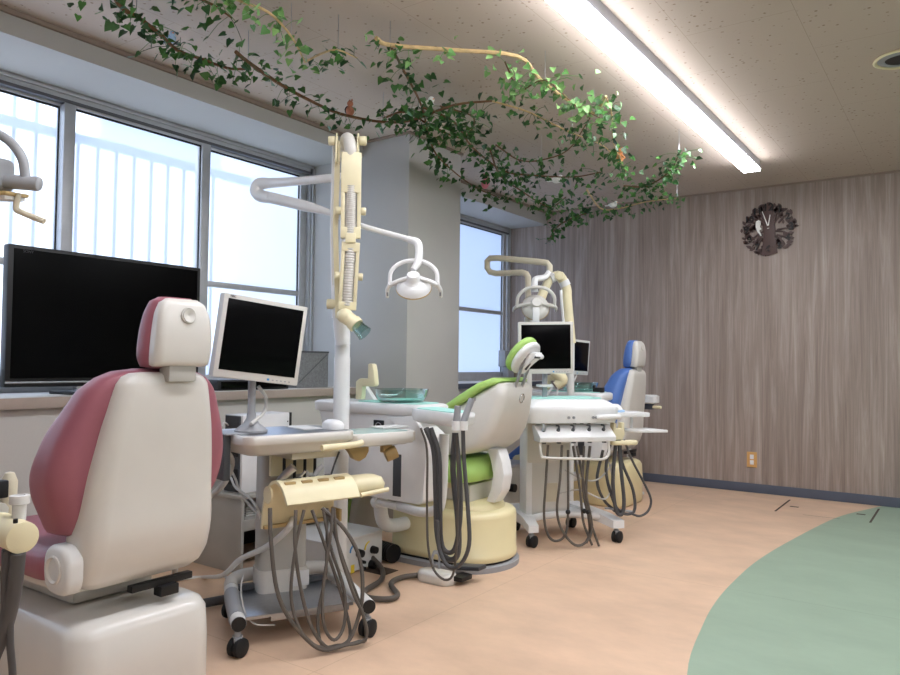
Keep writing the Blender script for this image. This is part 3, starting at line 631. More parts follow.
# monitor on its post
t.part('monitor_foot', M(TT).lathe([(.06, .769), (.062, .777), (.05, .786), (.03, .802), (.018, .822), (.0165, .84)], (-.115, .02, 0)), 'greyp')
mc = at(253, 352, 2.78)
pb = TT @ Vector((-.115, .02, .83))
t.part('monitor_post', M().tube([pb, Vector((pb.x, pb.y, .90)), Vector((pb.x, pb.y, 1.0)), mc + Vector((-.04, .03, -.02))], .0145, 14), 'greyp')
t.part('mount_bracket', M(TT).box(-.232, -.206, -.06, .05, .60, .767, .004), 'dgrey')
t.part('mount_plate', M(TT).box(-.232, -.09, -.07, .07, .766, .772, .003), 'greyp')
def monitor(t, TL, TR, BL, th, lcd, name='monitor', logo=None):
    u = (TR - TL); w_ = u.length; u.normalize(); v = (TL - BL); v = (v - v.dot(u) * u); h_ = v.length; v.normalize(); n = u.cross(v)
    A = basis((TR + BL) / 2 - u * w_ / 2 - v * h_ / 2, u, v, n)
    mo = t.part('monitor', M(A).box(0, w_, 0, h_, -th, 0, .006), lcd)
    t.part('monitor_back', M(A).box(w_ * .2, w_ * .8, h_ * .2, h_ * .8, -th - .03, -th + .001, .012), lcd, mo)
    e = .017
    t.part('screen', M(A).box(e, w_ - e, e + .012, h_ - e, -.001, .0015, .0005), 'screen', mo)
    t.part('power_light', M(A).box(w_ * .62, w_ * .62 + .008, .008, .016, -.001, .002), 'bluek', mo)
    for k in range(5): t.part('button', M(A).box(w_ * (.68 + k * .05), w_ * (.68 + k * .05) + .006, .009, .013, -.001, .0015), 'greyp', mo)
    return A, w_, h_, mo
TL, TR, BL = at(229, 293, 2.66), at(312, 308, 2.85), at(208, 376, 2.62)
A, w_, h_, mo = monitor(t, TL, TR, BL, .05, 'bezel')
text(t, 'NEC', .011, A @ Matrix.Translation((.033, h_ - .008, .001)), 'dgrey', mo, name='logo')
t.part('monitor_cable', M().tube([at(258, 386, 2.82), at(266, 398, 2.82), at(264, 412, 2.82), at(251, 424, 2.72)], .007, 8), 'lhose')

t = Thing('cable_loom', 'thick pale grey cable loom drooping behind the pink chair', 'cable', tuple(Vector(at(218, 488, 3.0)).xy) + (0,))
t.part('sleeve', M().tube([TT @ Vector((-.22, .02, .72)), at(232, 462, 2.85), at(225, 482, 2.8), at(212, 495, 2.85), at(196, 505, 2.85), at(180, 520, 2.85), at(176, 560, 2.75), atz(170, 590, .02), atz(150, 585, .02)], .011, 10), 'lhose')

# ------------------------------------------------------------------ light stands
def light_stand(px, py, label, variant):
    """pole, swing arm with operating light and folding suction arm"""
    t = Thing('operating_light_stand', label, 'dental light', (px, py, 0), 0, 'dental light stands')
    def Q(x, y, z): return Vector((px + x, py + y, z))
    t.part('pole', M().lathe([(.036, .02), (.036, 1.05), (.034, 1.06), (.034, 1.16), (.028, 1.2)], (px, py, 0)).lathe([(.0, 1.2), (.028, 1.2)], (px, py, 0)), 'white', angle=50)
    t.part('pole_foot', M().lathe([(.0, 0), (.075, 0), (.078, .01), (.07, .022), (.05, .03), (.044, .05), (.043, .16), (.037, .17)], (px, py, 0)), 'white2', angle=50)
    return t, Q
t, Q = light_stand(-2.288, 2.427, 'tall white pole with dental light and folded cream arm behind the front cart', 2)
dp = 3.245
# rear bar of folding arm and mount
t.part('arm_mount', M().tube([at(343, 345, dp), at(340, 325, dp), at(338, 300, dp + .0), at(337, 285, dp)], [.033, .03, .026, .02], 14), 'white')
rb = M().tube([at(338, 318, dp - .02), at(335.5, 230, dp - .02), at(338, 141, dp - .02)], [.016, .016, .016], 4, smooth=False)
rb2 = M().tube([at(333.5, 318, dp + .0), at(331.5, 230, dp + .0), at(334, 141, dp)], [.008, .008, .008], 6, smooth=False)
fa = t.part('suction_arm', rb, 'cream', angle=30); t.part('arm_edge', rb2, 'white', fa)
def ribbed(m, p0, p1, r, n):
    p0, p1 = Vector(p0), Vector(p1); prof = []
    L = (p1 - p0).length
    for k in range(n): prof += [(r * .86, L * k / n), (r, L * (k + .3) / n), (r, L * (k + .7) / n)]
    m.lathe(prof, p0, p1 - p0, 18); return m
df = 3.16
def chan(top, bot, wdt, slot0, slot1):
    """front channel with an oblong opening that shows the ribbed hose"""
    a, b = at(*top, df), at(*bot, df); v = (a - b); L = v.length; v.normalize(); back = -(a - O); back = back - back.dot(v) * v; back.normalize(); u = v.cross(back); w = wdt / 2
    A = basis(b, u, v, back)
    m = M(A); sx = w * .60
    m.box(-w, -sx, 0, L, -.035, 0, .004).box(sx, w, 0, L, -.035, 0, .004).box(-w, w, slot1 * L, L, -.03, .002, .004).box(-w, w, 0, slot0 * L, -.03, .002, .004)
    return m, A, L, w
m, A, L, w = chan((351.5, 152), (350.5, 238), .086, .13, .53)
cs = t.part('channel', m, 'cream', fa); t.part('ribbed_hose', ribbed(M(A), (0, L * .02, -.018), (0, L * .62, -.018), .0255, 26), 'shell', cs, angle=80)
t.part('end_tongue', M(A).box(-.022, .022, -.02, .02, -.01, .012, .004), 'cream', cs)
for s in (-1, 1): t.part('pivot_knob', M(A).cyl((s * w, L * .32, -.015), (s * (w + .022), L * .32, -.015), .017, bev=.003, n=16), 'cream', cs)
m, A, L, w = chan((351, 242), (347, 310), .078, .12, .86)
cs = t.part('channel', m, 'cream', fa); t.part('ribbed_hose', ribbed(M(A), (0, L * .06, -.018), (0, L * .92, -.018), .024, 22), 'shell', cs, angle=80)
for s in (-1, 1): t.part('pivot_knob', M(A).cyl((s * w, L * .5, -.012), (s * (w + .02), L * .5, -.012), .016, bev=.003, n=16), 'cream', cs)
# top pivot
ct = at(347.5, 144, df + .03); side = (RM @ Vector((1, 0, 0)))
t.part('top_hose', M().tube([at(350, 158, df + .03), at(350.5, 148, df + .02), at(347.5, 139, df + .05), at(344, 148, dp), at(343, 160, dp)], .029, 16), 'shell', fa, angle=80)
for s in (-1, 1):
    c = ct + side * (.052 * s) + Vector((0, 0, .014))
    t.part('pivot_knob', M().cyl(c, c + side * (.03 * s), .020, bev=.004, n=18), 'cream', fa)
    t.part('pivot_plate', M().prism([(-.026, -.08), (.026, -.08), (.022, .02), (.008, .046), (-.01, .046), (-.024, .02)], ct + side * (.046 * s), Vector((side.y, -side.x, 0)).normalized(), (0, 0, 1), .006, .002), 'cream', fa)
c = at(335, 304, dp - .01); t.part('pivot_knob', M().cyl(c - side * .035, c + side * .04, .022, bev=.003, n=16), 'cream', fa)
# nozzle with clear cup
nz = at(345, 316, df - .02); cu0 = at(353, 322, df - .03); cu1 = at(365, 334, df - .05)
no = t.part('nozzle', M().ball(nz, .036, (1, 1, .9)).cyl(nz, cu0, .032, .03, n=20).cyl(cu0, cu0 + (cu1 - cu0) * .3, .034, .034, n=20), 'cream', fa, angle=50)
dr = (cu1 - cu0).normalized(); t.part('clear_cup', M().lathe([(.024, .012), (.026, .02), (.034, .075), (.0335, .0755), (.025, .022)], cu0, dr), 'clear', no)
# swing arms
e1 = at(262, 186, 3.55)
la = t.part('light_arm', M().tube([at(342, 177, dp + .06), at(333, 178, dp + .04), at(300, 181, 3.38), at(272, 183, 3.52)], [.019, .019, .019, .024], 14), 'white')
t.part('arm_stub', M().tube([at(341, 345, dp + .02), at(343, 240, dp + .06), at(342, 177, dp + .06)], .014, 10), 'white', la)
t.part('elbow', M().tube([at(272, 183, 3.52), at(260, 184, 3.56), at(256.5, 190, 3.56), at(260, 195.5, 3.55), at(272, 198, 3.5)], [.024, .03, .032, .031, .027], 16), 'white', la)
t.part('lower_arm', M().tube([at(272, 198, 3.5), at(305, 206, 3.4), at(330, 213, 3.34), at(362, 226, 3.26), at(408, 239, 3.14)], [.027, .025, .014, .0125, .0125], 14), 'white', la)
t.part('lamp_neck', M().tube([at(408, 239, 3.14), at(417, 242.5, 3.12), at(419, 250, 3.11), at(418, 262, 3.1), at(413, 270, 3.08)], [.0135, .017, .016, .018, .012], 14), 'white', la)
def lamp(t, c, s, fwd, par, edge='ochre', wht='white', hi=0):
    """round operating light looking down along fwd; s scale"""
    fwd = Vector(fwd).normalized(); u = side - side.dot(fwd) * fwd; u.normalize(); v = fwd.cross(u); A = basis(c, u, v, fwd) @ Matrix.Scale(s, 4)
    h = t.part('lamp_head', M(A).lathe([(.0, -.05), (.03, -.05), (.034, -.045), (.036, -.02), (.045, -.01), (.07, .01)], axis=(0, 0, 1)), wht, par, angle=50)
    t.part('reflector', M(A).lathe([(.0, .0), (.04, .005), (.07, .018), (.088, .04)], axis=(0, 0, 1)), 'reflector', h)
    t.part('reflector_back', M(A).lathe([(.03, -.008), (.06, -.004), (.085, .02), (.092, .04)], axis=(0, 0, 1)), wht, h)
    t.part('rim', M(A).torus((0, 0, .042), .09, .0045, (0, 0, 1)), edge, h)
    yk = M(A).tube([(-.125, 0, .02), (-.118, -.05, -.03 - hi * .4), (-.07, -.09, -.055 - hi * .8), (0, -.1, -.065 - hi), (.07, -.09, -.055 - hi * .8), (.118, -.05, -.03 - hi * .4), (.125, 0, .02)], .0115, 12)
    t.part('yoke', yk, wht, h)
    for q in (-1, 1):
        t.part('side_arm', M(A).tube([(q * .03, 0, -.025), (q * .075, 0, -.008), (q * .12, 0, .018)], [.011, .012, .013], 10), wht, h)
        t.part('grip', M(A).tube([(q * .12, 0, .01), (q * .138, .0, .05), (q * .142, .0, .10)], [.013, .012, .009], 10), wht, h)
        t.part('grip_pad', M(A).box(q * .139 - .005, q * .139 + .005, .006, .013, .06, .085, .002), 'greyp', h)
    return h
lamp(t, at(413.5, 282, 3.08), .80, tuple(RM @ Vector((0, -.74, -.67))), la)
# short tilted link between neck and lamp
# ---- stand whose lamp enters at the left edge
t, Q = light_stand(-2.30, .36, 'white dental light reaching in at the upper left edge of the picture', 1)
la = t.part('light_arm', M().tube([Q(0, 0, 1.18), Q(0, 0, 1.75), Q(0.02, 0.02, 1.80), Q(.12, .10, 1.82), at(-60, 120, 1.95), at(-45, 120, 1.9)], .015, 12), 'white')
t.part('lamp_neck', M().tube([at(-45, 120, 1.9), at(-30, 124, 1.86), at(-20, 150, 1.82)], .015, 10), 'white', la)
cc = at(-16, 178, 1.82)
hd = t.part('lamp_head', M().box(-.075, .055, -.045, .045, -.035, .05, .022, 3, T=basis(cc, side, (RM @ Vector((0, .1, -1))).normalized(), Vector((0, 0, 1)))), 'greyp', la)  # head, yoke and knob grey, not white: backlit shade put into the colour
A = basis(cc, side, (RM @ Vector((0, .1, -1))).normalized(), Vector((0, 0, 1)))
t.part('yoke', M(A).torus((0, 0, .02), .098, .0115, (0, 1, 0), -PI * .5 if 0 else 0, PI, u=(1, 0, 0)) if 0 else M(A).tube([(-.1, 0, .0), (-.095, 0, .06), (-.06, 0, .1), (0, 0, .118), (.055, 0, .095), (.092, 0, .05), (.102, 0, .0)], .0115, 12), 'greyp', hd)
t.part('knob', M(A).cyl((.045, 0, -.008), (.138, 0, -.015), .018, bev=.004), 'greyp', hd)
t.part('screw', M(A).cyl((.028, -.05, .035), (.028, -.03, .035), .006), 'black', hd)
t.part('rim', M(A).box(-.09, .085, -.05, .05, -.046, -.036, .004), 'ochre', hd)
t.part('reflector', M(A).box(-.09, .08, -.045, .045, -.056, -.045, .006), 'white', hd)
t.part('grip', M(A).tube([(.085, 0, -.04), (.082, 0, -.075), (.095, 0, -.085), (.152, 0, -.108)], .0075, 10), 'beige', hd)

# ------------------------------------------------------------------ assistant unit of the pink chair (left edge)
t = Thing('assistant_unit', 'cream handpiece holder with grey hoses cut off by the left edge', 'dental holder', (-1.86, .62, 0))
t.part('stand_tube', M().tube([(-1.86, .62, 0), (-1.86, .62, .5), at(-30, 520, 1.75)], .016, 10, smooth=False).lathe([(0, 0), (.1, 0), (.1, .015), (.03, .03)], (-1.86, .62, 0)), 'white2')
c0, c1 = at(23, 538, 1.62), at(-45, 508, 1.85)
t.part('holder_body', M().cyl(c0, c1, .035, bev=.003), 'cream')
t.part('body_top', M().tube([c0 + Vector((-.02, 0, .04)) + (c1 - c0) * .25, c1 + Vector((0, 0, .04))], .018, 10), 'white2')
t.part('nozzle', M().lathe([(.014, 0), (.015, .035), (.021, .037), (.021, .055), (.012, .056), (.010, .05)], at(19, 520, 1.66), (0, 0, 1)), 'white2')
t.part('nozzle', M().lathe([(.017, -.03), (.018, .055), (.014, .065), (.010, .075), (.0, .078)], at(8, 505, 1.72), (.05, 0, 1)), 'beige')
t.part('switch', M().box(-.012, .012, -.012, .012, -.02, .02, .004, T=Matrix.Translation(at(1, 489, 1.68))), 'black')
t.part('switch', M().cyl(at(15.5, 519, 1.6), at(15.5, 523, 1.6), .005), 'black')
for pts, r in (([(18, 552), (14, 590), (6, 625), (-8, 660)], .016), ([(6, 550), (5, 590), (2, 630), (-15, 660)], .009), ([(8, 548), (10, 590), (10, 640), (12, 690), (-5, 720)], .008)):
    t.part('hose', M().tube([at(x, y, 1.62 + .02 * i) for i, (x, y) in enumerate(pts)], r, 12), 'dhose')

# ------------------------------------------------------------------ cuspidor units
def cuspidor(y, label, cups):
    t = Thing('cuspidor_unit', label, 'spittoon', (-2.42, y + .15, 0), 0, 'spittoon units')
    def S(pts): return pts
    body = M().prism([(-2.765, .80), (-2.735, .74), (-2.72, .55), (-2.70, .385), (-2.10, .372), (-2.07, .39), (-2.055, .60), (-2.055, .70), (-2.20, .80)], (0, y + .08, 0), (1, 0, 0), (0, 0, 1), .16, .018)
    t.part('body', body, 'white')
    t.part('deck', M().rings([rrect(-2.43, y + .105, .36 - g, .125 - g, .05, z, 7) for z, g in ((.782, .012), (.79, .002), (.825, 0), (.832, .004), (.838, .016), (.838, .03))]), 'white', angle=50)
    t.part('side_recess', M().box(-2.25, -2.20, y - .002, y + .01, .40, .60, .002), 'dgrey')
    t.part('corner_gusset', M().prism([(-2.28, .77), (-2.05, .66), (-2.05, .70), (-2.12, .79)], (0, y - .005, 0), (1, 0, 0), (0, 0, 1), .03, .008), 'white')
    t.part('name_plate', M().box(-2.225, -2.155, y - .004, y + .006, .665, .735, .002) if 0 else M().box(-2.375, -2.31, y - .004, y + .006, .70, .755, .003), 'black')
    t.part('plate_ring', M().torus((-2.342, y - .006, .725), .018, .0025, (0, 1, 0), 0, PI, u=(-1, 0, 0)), 'steel')
    t.part('teal_mat', M().rings([rrect(-2.31, y + .105, .20, .10, .05, z, 6) for z in (.8385, .842)]), 'teal')
    bw = M().lathe([(.085, .842), (.112, .848), (.128, .875), (.136, .905), (.133, .905), (.124, .877), (.108, .853), (.08, .847)], (-2.29, y + .105, 0), n=36)
    t.part('glass_bowl', bw, 'clear', angle=60)
    t.part('bowl_drain', M().lathe([(.0, .847), (.08, .847), (.10, .855)], (-2.29, y + .105, 0)), 'teal')
    fl = [(-2.475, .838), (-2.475, .93), (-2.45, .945), (-2.395, .945), (-2.395, 1.02), (-2.365, 1.02), (-2.355, .985), (-2.345, .915), (-2.355, .905), (-2.43, .905), (-2.435, .838)]
    t.part('cup_filler', M().prism(fl, (-.072, y + .07, .008), (1, 0, 0), (0, 0, 1), .035, .008), 'cream')
    t.part('support_gusset', M().prism([(-2.60, .838), (-2.60, .93), (-2.575, .93), (-2.49, .838)], (0, y + .15, 0), (1, 0, 0), (0, 0, 1), .03, .004), 'white')
    # support arm, drain pipes
    t.part('connecting_tube', M().tube([(-2.42, y + .1, .39), (-2.42, y + .15, .22), (-2.40, y + .34, .2), (-2.40, y + .345, .2)], .035, 14), 'white2')
    t.part('valve', M().tube([(-2.40, y + .03, .35), (-2.32, y + .03, .35), (-2.24, y + .03, .345)], .018, 12).cyl((-2.39, y + .03, .35), (-2.365, y + .03, .35), .026), 'white2')
    return t
t = cuspidor(2.75, 'white spittoon unit with glass bowl between front cart and green chair', True)
# assistant tray with swing tube belongs to the unit
t2 = Thing('assistant_tray', 'small white tray with two grey suction handpieces in front of the green chair', 'dental tray', (-2.02, 2.70, 0))
t2.part('swing_tube', M().tube([(-2.26, 2.80, .345), (-2.15, 2.75, .35), (-2.04, 2.69, .36), (-1.95, 2.67, .38), (-1.915, 2.68, .43), (-1.91, 2.69, .72)], .022, 14), 'white2')
c4 = [at(409, 408, 3.33), at(455, 414, 3.0), at(478, 413, 3.09), at(436, 405, 3.46)]
m = M(); lo = (.045, .062, .055, .03)
top = [Vector((c.x, c.y, .83)) for c in c4]; cen = sum(top, Vector()) / 4
def inset(f, dz): return [cen + (c - cen) * f + Vector((0, 0, dz)) for c in top]
def soft(r):      # round the corners of the slab outline
    out = []
    for i in range(4):
        a, b, c = r[i - 1], r[i], r[(i + 1) % 4]
        p, q = b + (a - b) * .16, b + (c - b) * .16
        out += [p, p * .25 + b * .5 + q * .25, q]
    return out
m.rings([soft(inset(.80, -.058)), soft(inset(.95, -.05)), soft(inset(1, -.02)), soft(inset(1, -.006)), soft(inset(.97, 0))])
t2.part('tray', m, 'white', angle=50)
t2.part('tray_mat', M().rings([soft(inset(.82, .0005)), soft(inset(.82, .004))]), 'teal')
def grip(p, q, r=.0135): t2.part('suction_handpiece', M().tube([p, (p + q) / 2 + Vector((0, 0, .004)), q], [r * 1.1, r, r], 12), 'greyp')
grip(at(456, 426, 2.98), at(458, 406, 2.98)); grip(at(463, 424, 2.98), at(472, 399, 3.0)); t2.part('handpiece_tip', M().tube([at(472, 399, 3.0), at(476, 399.5, 3.0)], .006, 8), 'steel')
m = M()
for x in (456, 463.5): m.cyl(at(x, 430, 2.98), at(x, 421, 2.98), .018, n=16)
t2.part('holder_clip', m, 'white')
def hang(px0, pts, r, y, mt='dhose'):
    t2.part('hose', M().tube([aty(x, yy, y + .0 * i) for i, (x, yy) in enumerate(pts)], r, 10, 5), mt)
hang(0, [(426, 428), (434, 450), (436, 490), (437, 530), (442, 552), (451, 560), (458, 552), (458, 520), (453, 470), (455, 433)], .0125, 2.56)
hang(0, [(431, 428), (439, 455), (440, 500), (441, 540), (447, 552), (455, 548), (460, 520), (460, 480), (456, 433)], .010, 2.545)
hang(0, [(463, 430), (464, 460), (468, 510), (469, 545), (460, 565), (448, 566), (439, 548), (437, 520)], .0085, 2.50)
hang(0, [(421, 428), (427, 450), (427, 500), (428, 545), (434, 570), (447, 580), (455, 565), (458, 500), (457, 435)], .005, 2.50, 'hose')

# ------------------------------------------------------------------ floor items in the middle
t = Thing('foot_switch', 'off white foot switch with dark pedal on the floor in front of the green chair', 'foot pedal', (-2.05, 2.90, 0))
fp = atz(437, 583, 0)
t.part('housing', M().rings([rrect(-2.07, 2.87, .10 - g, .055 - g, .05, z, 7) for z, g in ((.0, .004), (.01, 0), (.035, .0), (.048, .006), (.052, .02))]), 'shell', angle=50)
t.part('pedal', M().box(-.08, .09, -.035, .035, -.012, .008, .006, T=Matrix.Translation((-1.98, 2.99, .06)) @ Matrix.Rotation(-.12, 4, 'Y')), 'dgrey')
t.part('pedal_plate', M().box(-.03, .03, -.045, .045, -.01, .012, .005, T=Matrix.Translation((-1.955, 2.91, .03))), 'black')
t.part('carry_loop', M().prism([(-.02, 0), (-.022, .06), (-.012, .085), (.012, .085), (.022, .06), (.02, 0), (.01, 0), (.012, .055), (.006, .07), (-.006, .07), (-.012, .055), (-.01, 0)], (-2.10, 2.90, .05), (.8, .6, 0), (0, 0, 1), .02, .003), 'greyp')
cd = [(374.5, 565), (382, 569), (381, 580), (365, 591), (368.5, 597.5), (389, 599), (397.5, 594.5), (391, 584), (401, 577.5), (416, 577.5)]
w0 = [atz(x, y, .016) for x, y in cd]; w0[0] = Vector((w0[0].x - .015, w0[0].y, .05)); w0[-1] = Vector((-2.155, 2.862, .02))
solo('control_cable', M().tube(w0, .0125, 10, 6), 'hose', 'beige ribbed cable winding over the floor from the knob box to the foot switch', 'cable')

t = Thing('control_box', 'white box with two black dials on the floor behind the white pole', 'control box', (-2.63, 2.745, 0))
t.part('casing', M().box(-2.82, -2.465, 2.55, 2.935, .012, .175, .006), 'white2'); t.part('lid', M().box(-2.825, -2.455, 2.545, 2.94, .172, .182, .003), 'lightblue' if 0 else 'white')
t.part('feet', M().box(-2.80, -2.50, 2.58, 2.60, 0, .013).box(-2.80, -2.50, 2.89, 2.91, 0, .013), 'black')
for px, py, r, mt in ((358.5, 553, .021, 'black'), (372.5, 549.5, .020, 'black'), (371, 564, .023, 'black'), (361, 561.5, .009, 'black'), (361, 567.5, .009, 'black')):
    p = atx(px, py, -2.465); t.part('dial', M().cyl((-2.466, p.y, p.z), (-2.437, p.y, p.z), r, r * .85, n=20), mt)
for px, py, mt in ((353.5, 549.5, 'bluek'), (368, 546.5, 'yel')):
    p = atx(px, py, -2.465); t.part('dial_mark', M().torus((-2.4635, p.y + .012, p.z - .012), .036, .004, (1, 0, 0), PI * .55, PI * 1.0, 10, u=(0, 1, 0)), mt)
p = atx(352.5, 569, -2.465); t.part('sticker', M().box(-2.465, -2.4635, p.y - .012, p.y + .012, p.z - .02, p.z + .02), 'yel')

m = M(); a, b = Vector((-2.72, 3.05, .05)), Vector((-2.44, 2.99, .05)); 
prof = []
for k in range(17): prof += [(.040, .3 * k / 17), (.048, .3 * (k + .3) / 17), (.048, .3 * (k + .7) / 17)]
m.lathe(prof, a, b - a, 20, cap=True)
solo('drain_hose', m, 'black', 'thick black ribbed hose lying against the green chair pedestal', 'hose', angle=80)
m = M(); pp = crom([Vector((-2.95, 1.15, .03)), Vector((-2.75, 1.5, .03)), atz(205, 603, .028), atz(235, 597, .028), atz(262, 588, .028), Vector((-2.55, 2.35, .03))], 8)
m.tube(pp, [.021 if k % 2 else .0175 for k in range(160)], 12, smooth=False)
solo('floor_hose', m, 'dhose', 'dark grey ribbed hose on the floor left of the front cart', 'hose', angle=80)
wc = [atz(150, 577, .06), atz(181, 579, .012), atz(205, 577, .01), at(223, 575, 3.05), at(241, 559, 3.0), at(268, 546, 2.93), at(290, 526, 2.85), T2 @ Vector((.02, -.28, .45)), T2 @ Vector((.06, -.24, .6))]
wc[0] = atz(140, 588, .012)
t = Thing('white_cable', 'white cable rising from the floor by the pink chair to the front cart', 'cable', tuple(wc[2].xy) + (0,))
t.part('cable_sheath', M().tube(wc, [.008, .008, .008, .010, .012, .0125, .0125, .012, .01], 10), 'white2')
t.part('cable_branch', M().tube([at(223, 575, 3.05), at(232, 583, 2.98), atz(240, 600, .02), atz(247, 620, .01)], .006, 8), 'lhose')

# ------------------------------------------------------------------ low cabinet with computer
t = Thing('low_cabinet', 'low grey open cabinet under the window behind the pink chair', 'cabinet', (-3.12, 2.75, 0))
t.part('top_board', M().box(-3.355, -2.88, 2.37, 3.10, .36, .378, .003), 'cab')
t.part('side_panel', M().box(-3.35, -2.89, 2.38, 2.398, .0, .36, .002), 'cab'); t.part('side_panel', M().box(-3.35, -2.89, 3.072, 3.09, .0, .36, .002), 'cab')
t.part('back_panel', M().box(-3.355, -3.345, 2.38, 3.09, .0, .36), 'dgrey'); t.part('shelf', M().box(-3.34, -2.9, 2.40, 3.07, .20, .255, .003), 'cab')
m = M()
for k in range(4): m.box(-3.3, -2.95, 2.46, 2.60 + .02 * k, .257 + .012 * k, .266 + .012 * k, .002)
solo('paper_stack', m, 'white2', 'stack of papers inside the low grey cabinet', 'papers')
t = Thing('computer_tower', 'white computer tower standing on the low grey cabinet', 'computer', (-3.0, 2.55, .378))
t.part('casing', M().box(-3.07, -2.93, 2.41, 2.72, .379, .765, .006), 'white'); t.part('front_panel', M().box(-3.055, -2.945, 2.402, 2.413, .385, .76, .003), 'dgrey')
t.part('edge_trim', M().box(-2.935, -2.925, 2.715, 2.727, .55, .765, .001).box(-2.931, -2.928, 2.70, 2.706, .715, .722), 'black')
t.part('port_block', M().box(-3.05, -2.95, 2.396, 2.403, .42, .5, .002).box(-3.05, -2.95, 2.396, 2.403, .56, .6, .002), 'black')
solo('router', M().prism([(-.05, 0), (.04, 0), (.02, .085), (-.02, .09)], (-2.90, 2.55, .3785), (0, 1, 0), (0, 0, 1), .02, .003), 'white', 'small white plastic stand in front of the white computer tower', 'device')
t = Thing('power_plug', 'white plug and thin cables hanging behind the pink chair', 'plug', tuple(at(223, 450, 3.1)))
pg0 = at(222, 438, 3.1)
t.part('plug_body', M().tube([pg0, at(223, 446, 3.1), at(226, 460, 3.1)], [.016, .018, .012], 10), 'white2')
t.part('plug_cable', M().tube([at(226, 460, 3.1), at(235, 478, 3.08), at(240, 492, 3.05), at(252, 508, 3.0), at(262, 516, 2.95), T2 @ Vector((-.07, -.33, .42))], .005, 8), 'lhose')
t.part('plug_cable', M().tube([at(231, 478, 3.12), at(236, 488, 3.05), at(250, 498, 3.0), at(258, 510, 2.95), T2 @ Vector((-.09, -.36, .40))], .005, 8), 'white2')
t.part('plug_band', M().tube([at(218, 447, 3.09), at(222, 450, 3.08), at(227, 447, 3.09)], .003, 6), 'black')
t.part('plug_cable', M().tube([pg0, pg0 + Vector((-.02, .02, .06)), Vector((-3.1, 2.46, .70)), Vector((-3.06, 2.415, .68))], .004, 6), 'lhose')

# ------------------------------------------------------------------ rear cart
C3 = Fr(-1.867, 3.93, .345, .415); T3 = C3.T
t = Thing('instrument_cart', 'white instrument cart with five hose holders in front of the blue chair', 'dental cart', (-1.867, 3.93, 0), 0, 'dental instrument carts')
def L3(px, py, b): return C3.b(px, py, b)
t.part('column', M(T3).box(-.225, .03, -.27, -.15, .13, .46, .012), 'shell')
t.part('column_cover', M(T3).box(-.235, .04, -.28, -.14, .45, .745, .014), 'shell')
t.part('column_side', M(T3).box(-.24, -.20, -.26, -.145, .13, .745, .01), 'white')
t.part('hatch_panel', M(T3).box(-.12, -.04, -.151, -.147, .22, .33, .003), 'beige')
lg = M(T3).rings([[Vector((x, y, z)) for x, y, z in ring] for ring in (
    [(-.29, .03, .085), (-.23, .03, .085), (-.23, .03, .125), (-.29, .03, .125)], [(-.28, -.1, .10), (-.21, -.1, .10), (-.21, -.1, .15), (-.28, -.1, .15)], [(-.26, -.42, .10), (-.16, -.42, .10), (-.16, -.42, .165), (-.26, -.42, .165)])])
t.part('base_leg', lg, 'white', angle=30)
lg = M(T3).rings([[Vector((x, y, z)) for x, y, z in ring] for ring in (
    [(.235, .03, .085), (.305, .03, .085), (.305, .03, .13), (.235, .03, .13)], [(.20, -.1, .10), (.28, -.1, .10), (.28, -.1, .15), (.20, -.1, .15)], [(.12, -.42, .10), (.22, -.42, .10), (.22, -.42, .165), (.12, -.42, .165)])])
t.part('base_leg', lg, 'white', angle=30)
t.part('base_bridge', M(T3).tube([(-.25, -.10, .13), (-.12, -.125, .145), (.06, -.125, .145), (.215, -.10, .13)], .022, 10).box(-.24, .2, -.42, -.22, .11, .14, .01), 'white')
for x, y in ((-.262, .0), (.27, .0), (-.21, -.42), (.17, -.42)): caster(t, T3, x, y, r=.034)
# tray
R = []
m = M(T3).rings([rrect(-.045, -.10, .29 - g, .20 - g, .05, z, 6) for z, g in ((.70, .03), (.705, .012), (.74, .006), (.775, 0), (.795, .004), (.83, .05), (.834, .06))])
t.part('tray', m, 'white', angle=45)
t.part('tray_mat', M(T3).rings([rrect(-.05, -.13, .235, .13, .04, z, 6) for z in (.834, .842)]), 'teal')
for x in (-.08, -.05, .07, .09): t.part('tray_knob', M(T3).cyl((x, .09, .735), (x, .10, .735), .008), 'greyp')
for x, z in ((-.03, .805), (-.005, .812), (.02, .818)): t.part('tray_key', M(T3).box(x - .006, x + .006, .055, .06, z - .004, z + .004), 'greyp')
t.part('side_handle', M(T3).tube([(.09, .10, .735), (.13, .115, .738), (.23, .11, .738)], .015, 10), 'white')
# holder
hb = M(T3).prism([(.118, .600), (.122, .628), (.03, .690), (-.005, .692), (-.005, .665), (.03, .60)], (-.03, 0, 0), (0, 1, 0), (0, 0, 1), .465, .006)
hp = t.part('instrument_holder', hb, 'white')
t.part('holder_arm', M(T3).tube([(-.24, .0, .70), (-.18, -.02, .73), (-.08, -.04, .745), (.02, -.05, .75)], .022, 10), 'white', hp)
t.part('holder_rail', M(T3).tube([(-.255, .10, .59), (-.25, .11, .53), (-.22, .115, .515), (.0, .115, .505), (.12, .115, .50), (.16, .11, .53), (.165, .10, .60)], .008, 8), 'shell', hp)
xs = (-.225, -.135, -.045, .055, .145)
for i, x in enumerate(xs):
    t.part('holder_socket', M(T3).cyl((x, .085, .59), (x, .085, .607), .013), 'dgrey', hp); t.part('instrument_well', M(T3).cyl((x, .07, .656), (x, .078, .668), .010), 'dgrey', hp)
    t.part('handpiece', M(T3).tube([(x, .075, .66), (x + .004, .075, .685), (x - .008, .06, .715 if i == 0 else .69)], [.012, .009, .012] if i == 0 else [.008, .005, .004], 8), 'steel' if i == 0 else 'dgrey')
for x in (.0, .045, .09): t.part('hanger_rod', M(T3).cyl((x, -.0, .64), (x, -.0, .71), .010), 'black')
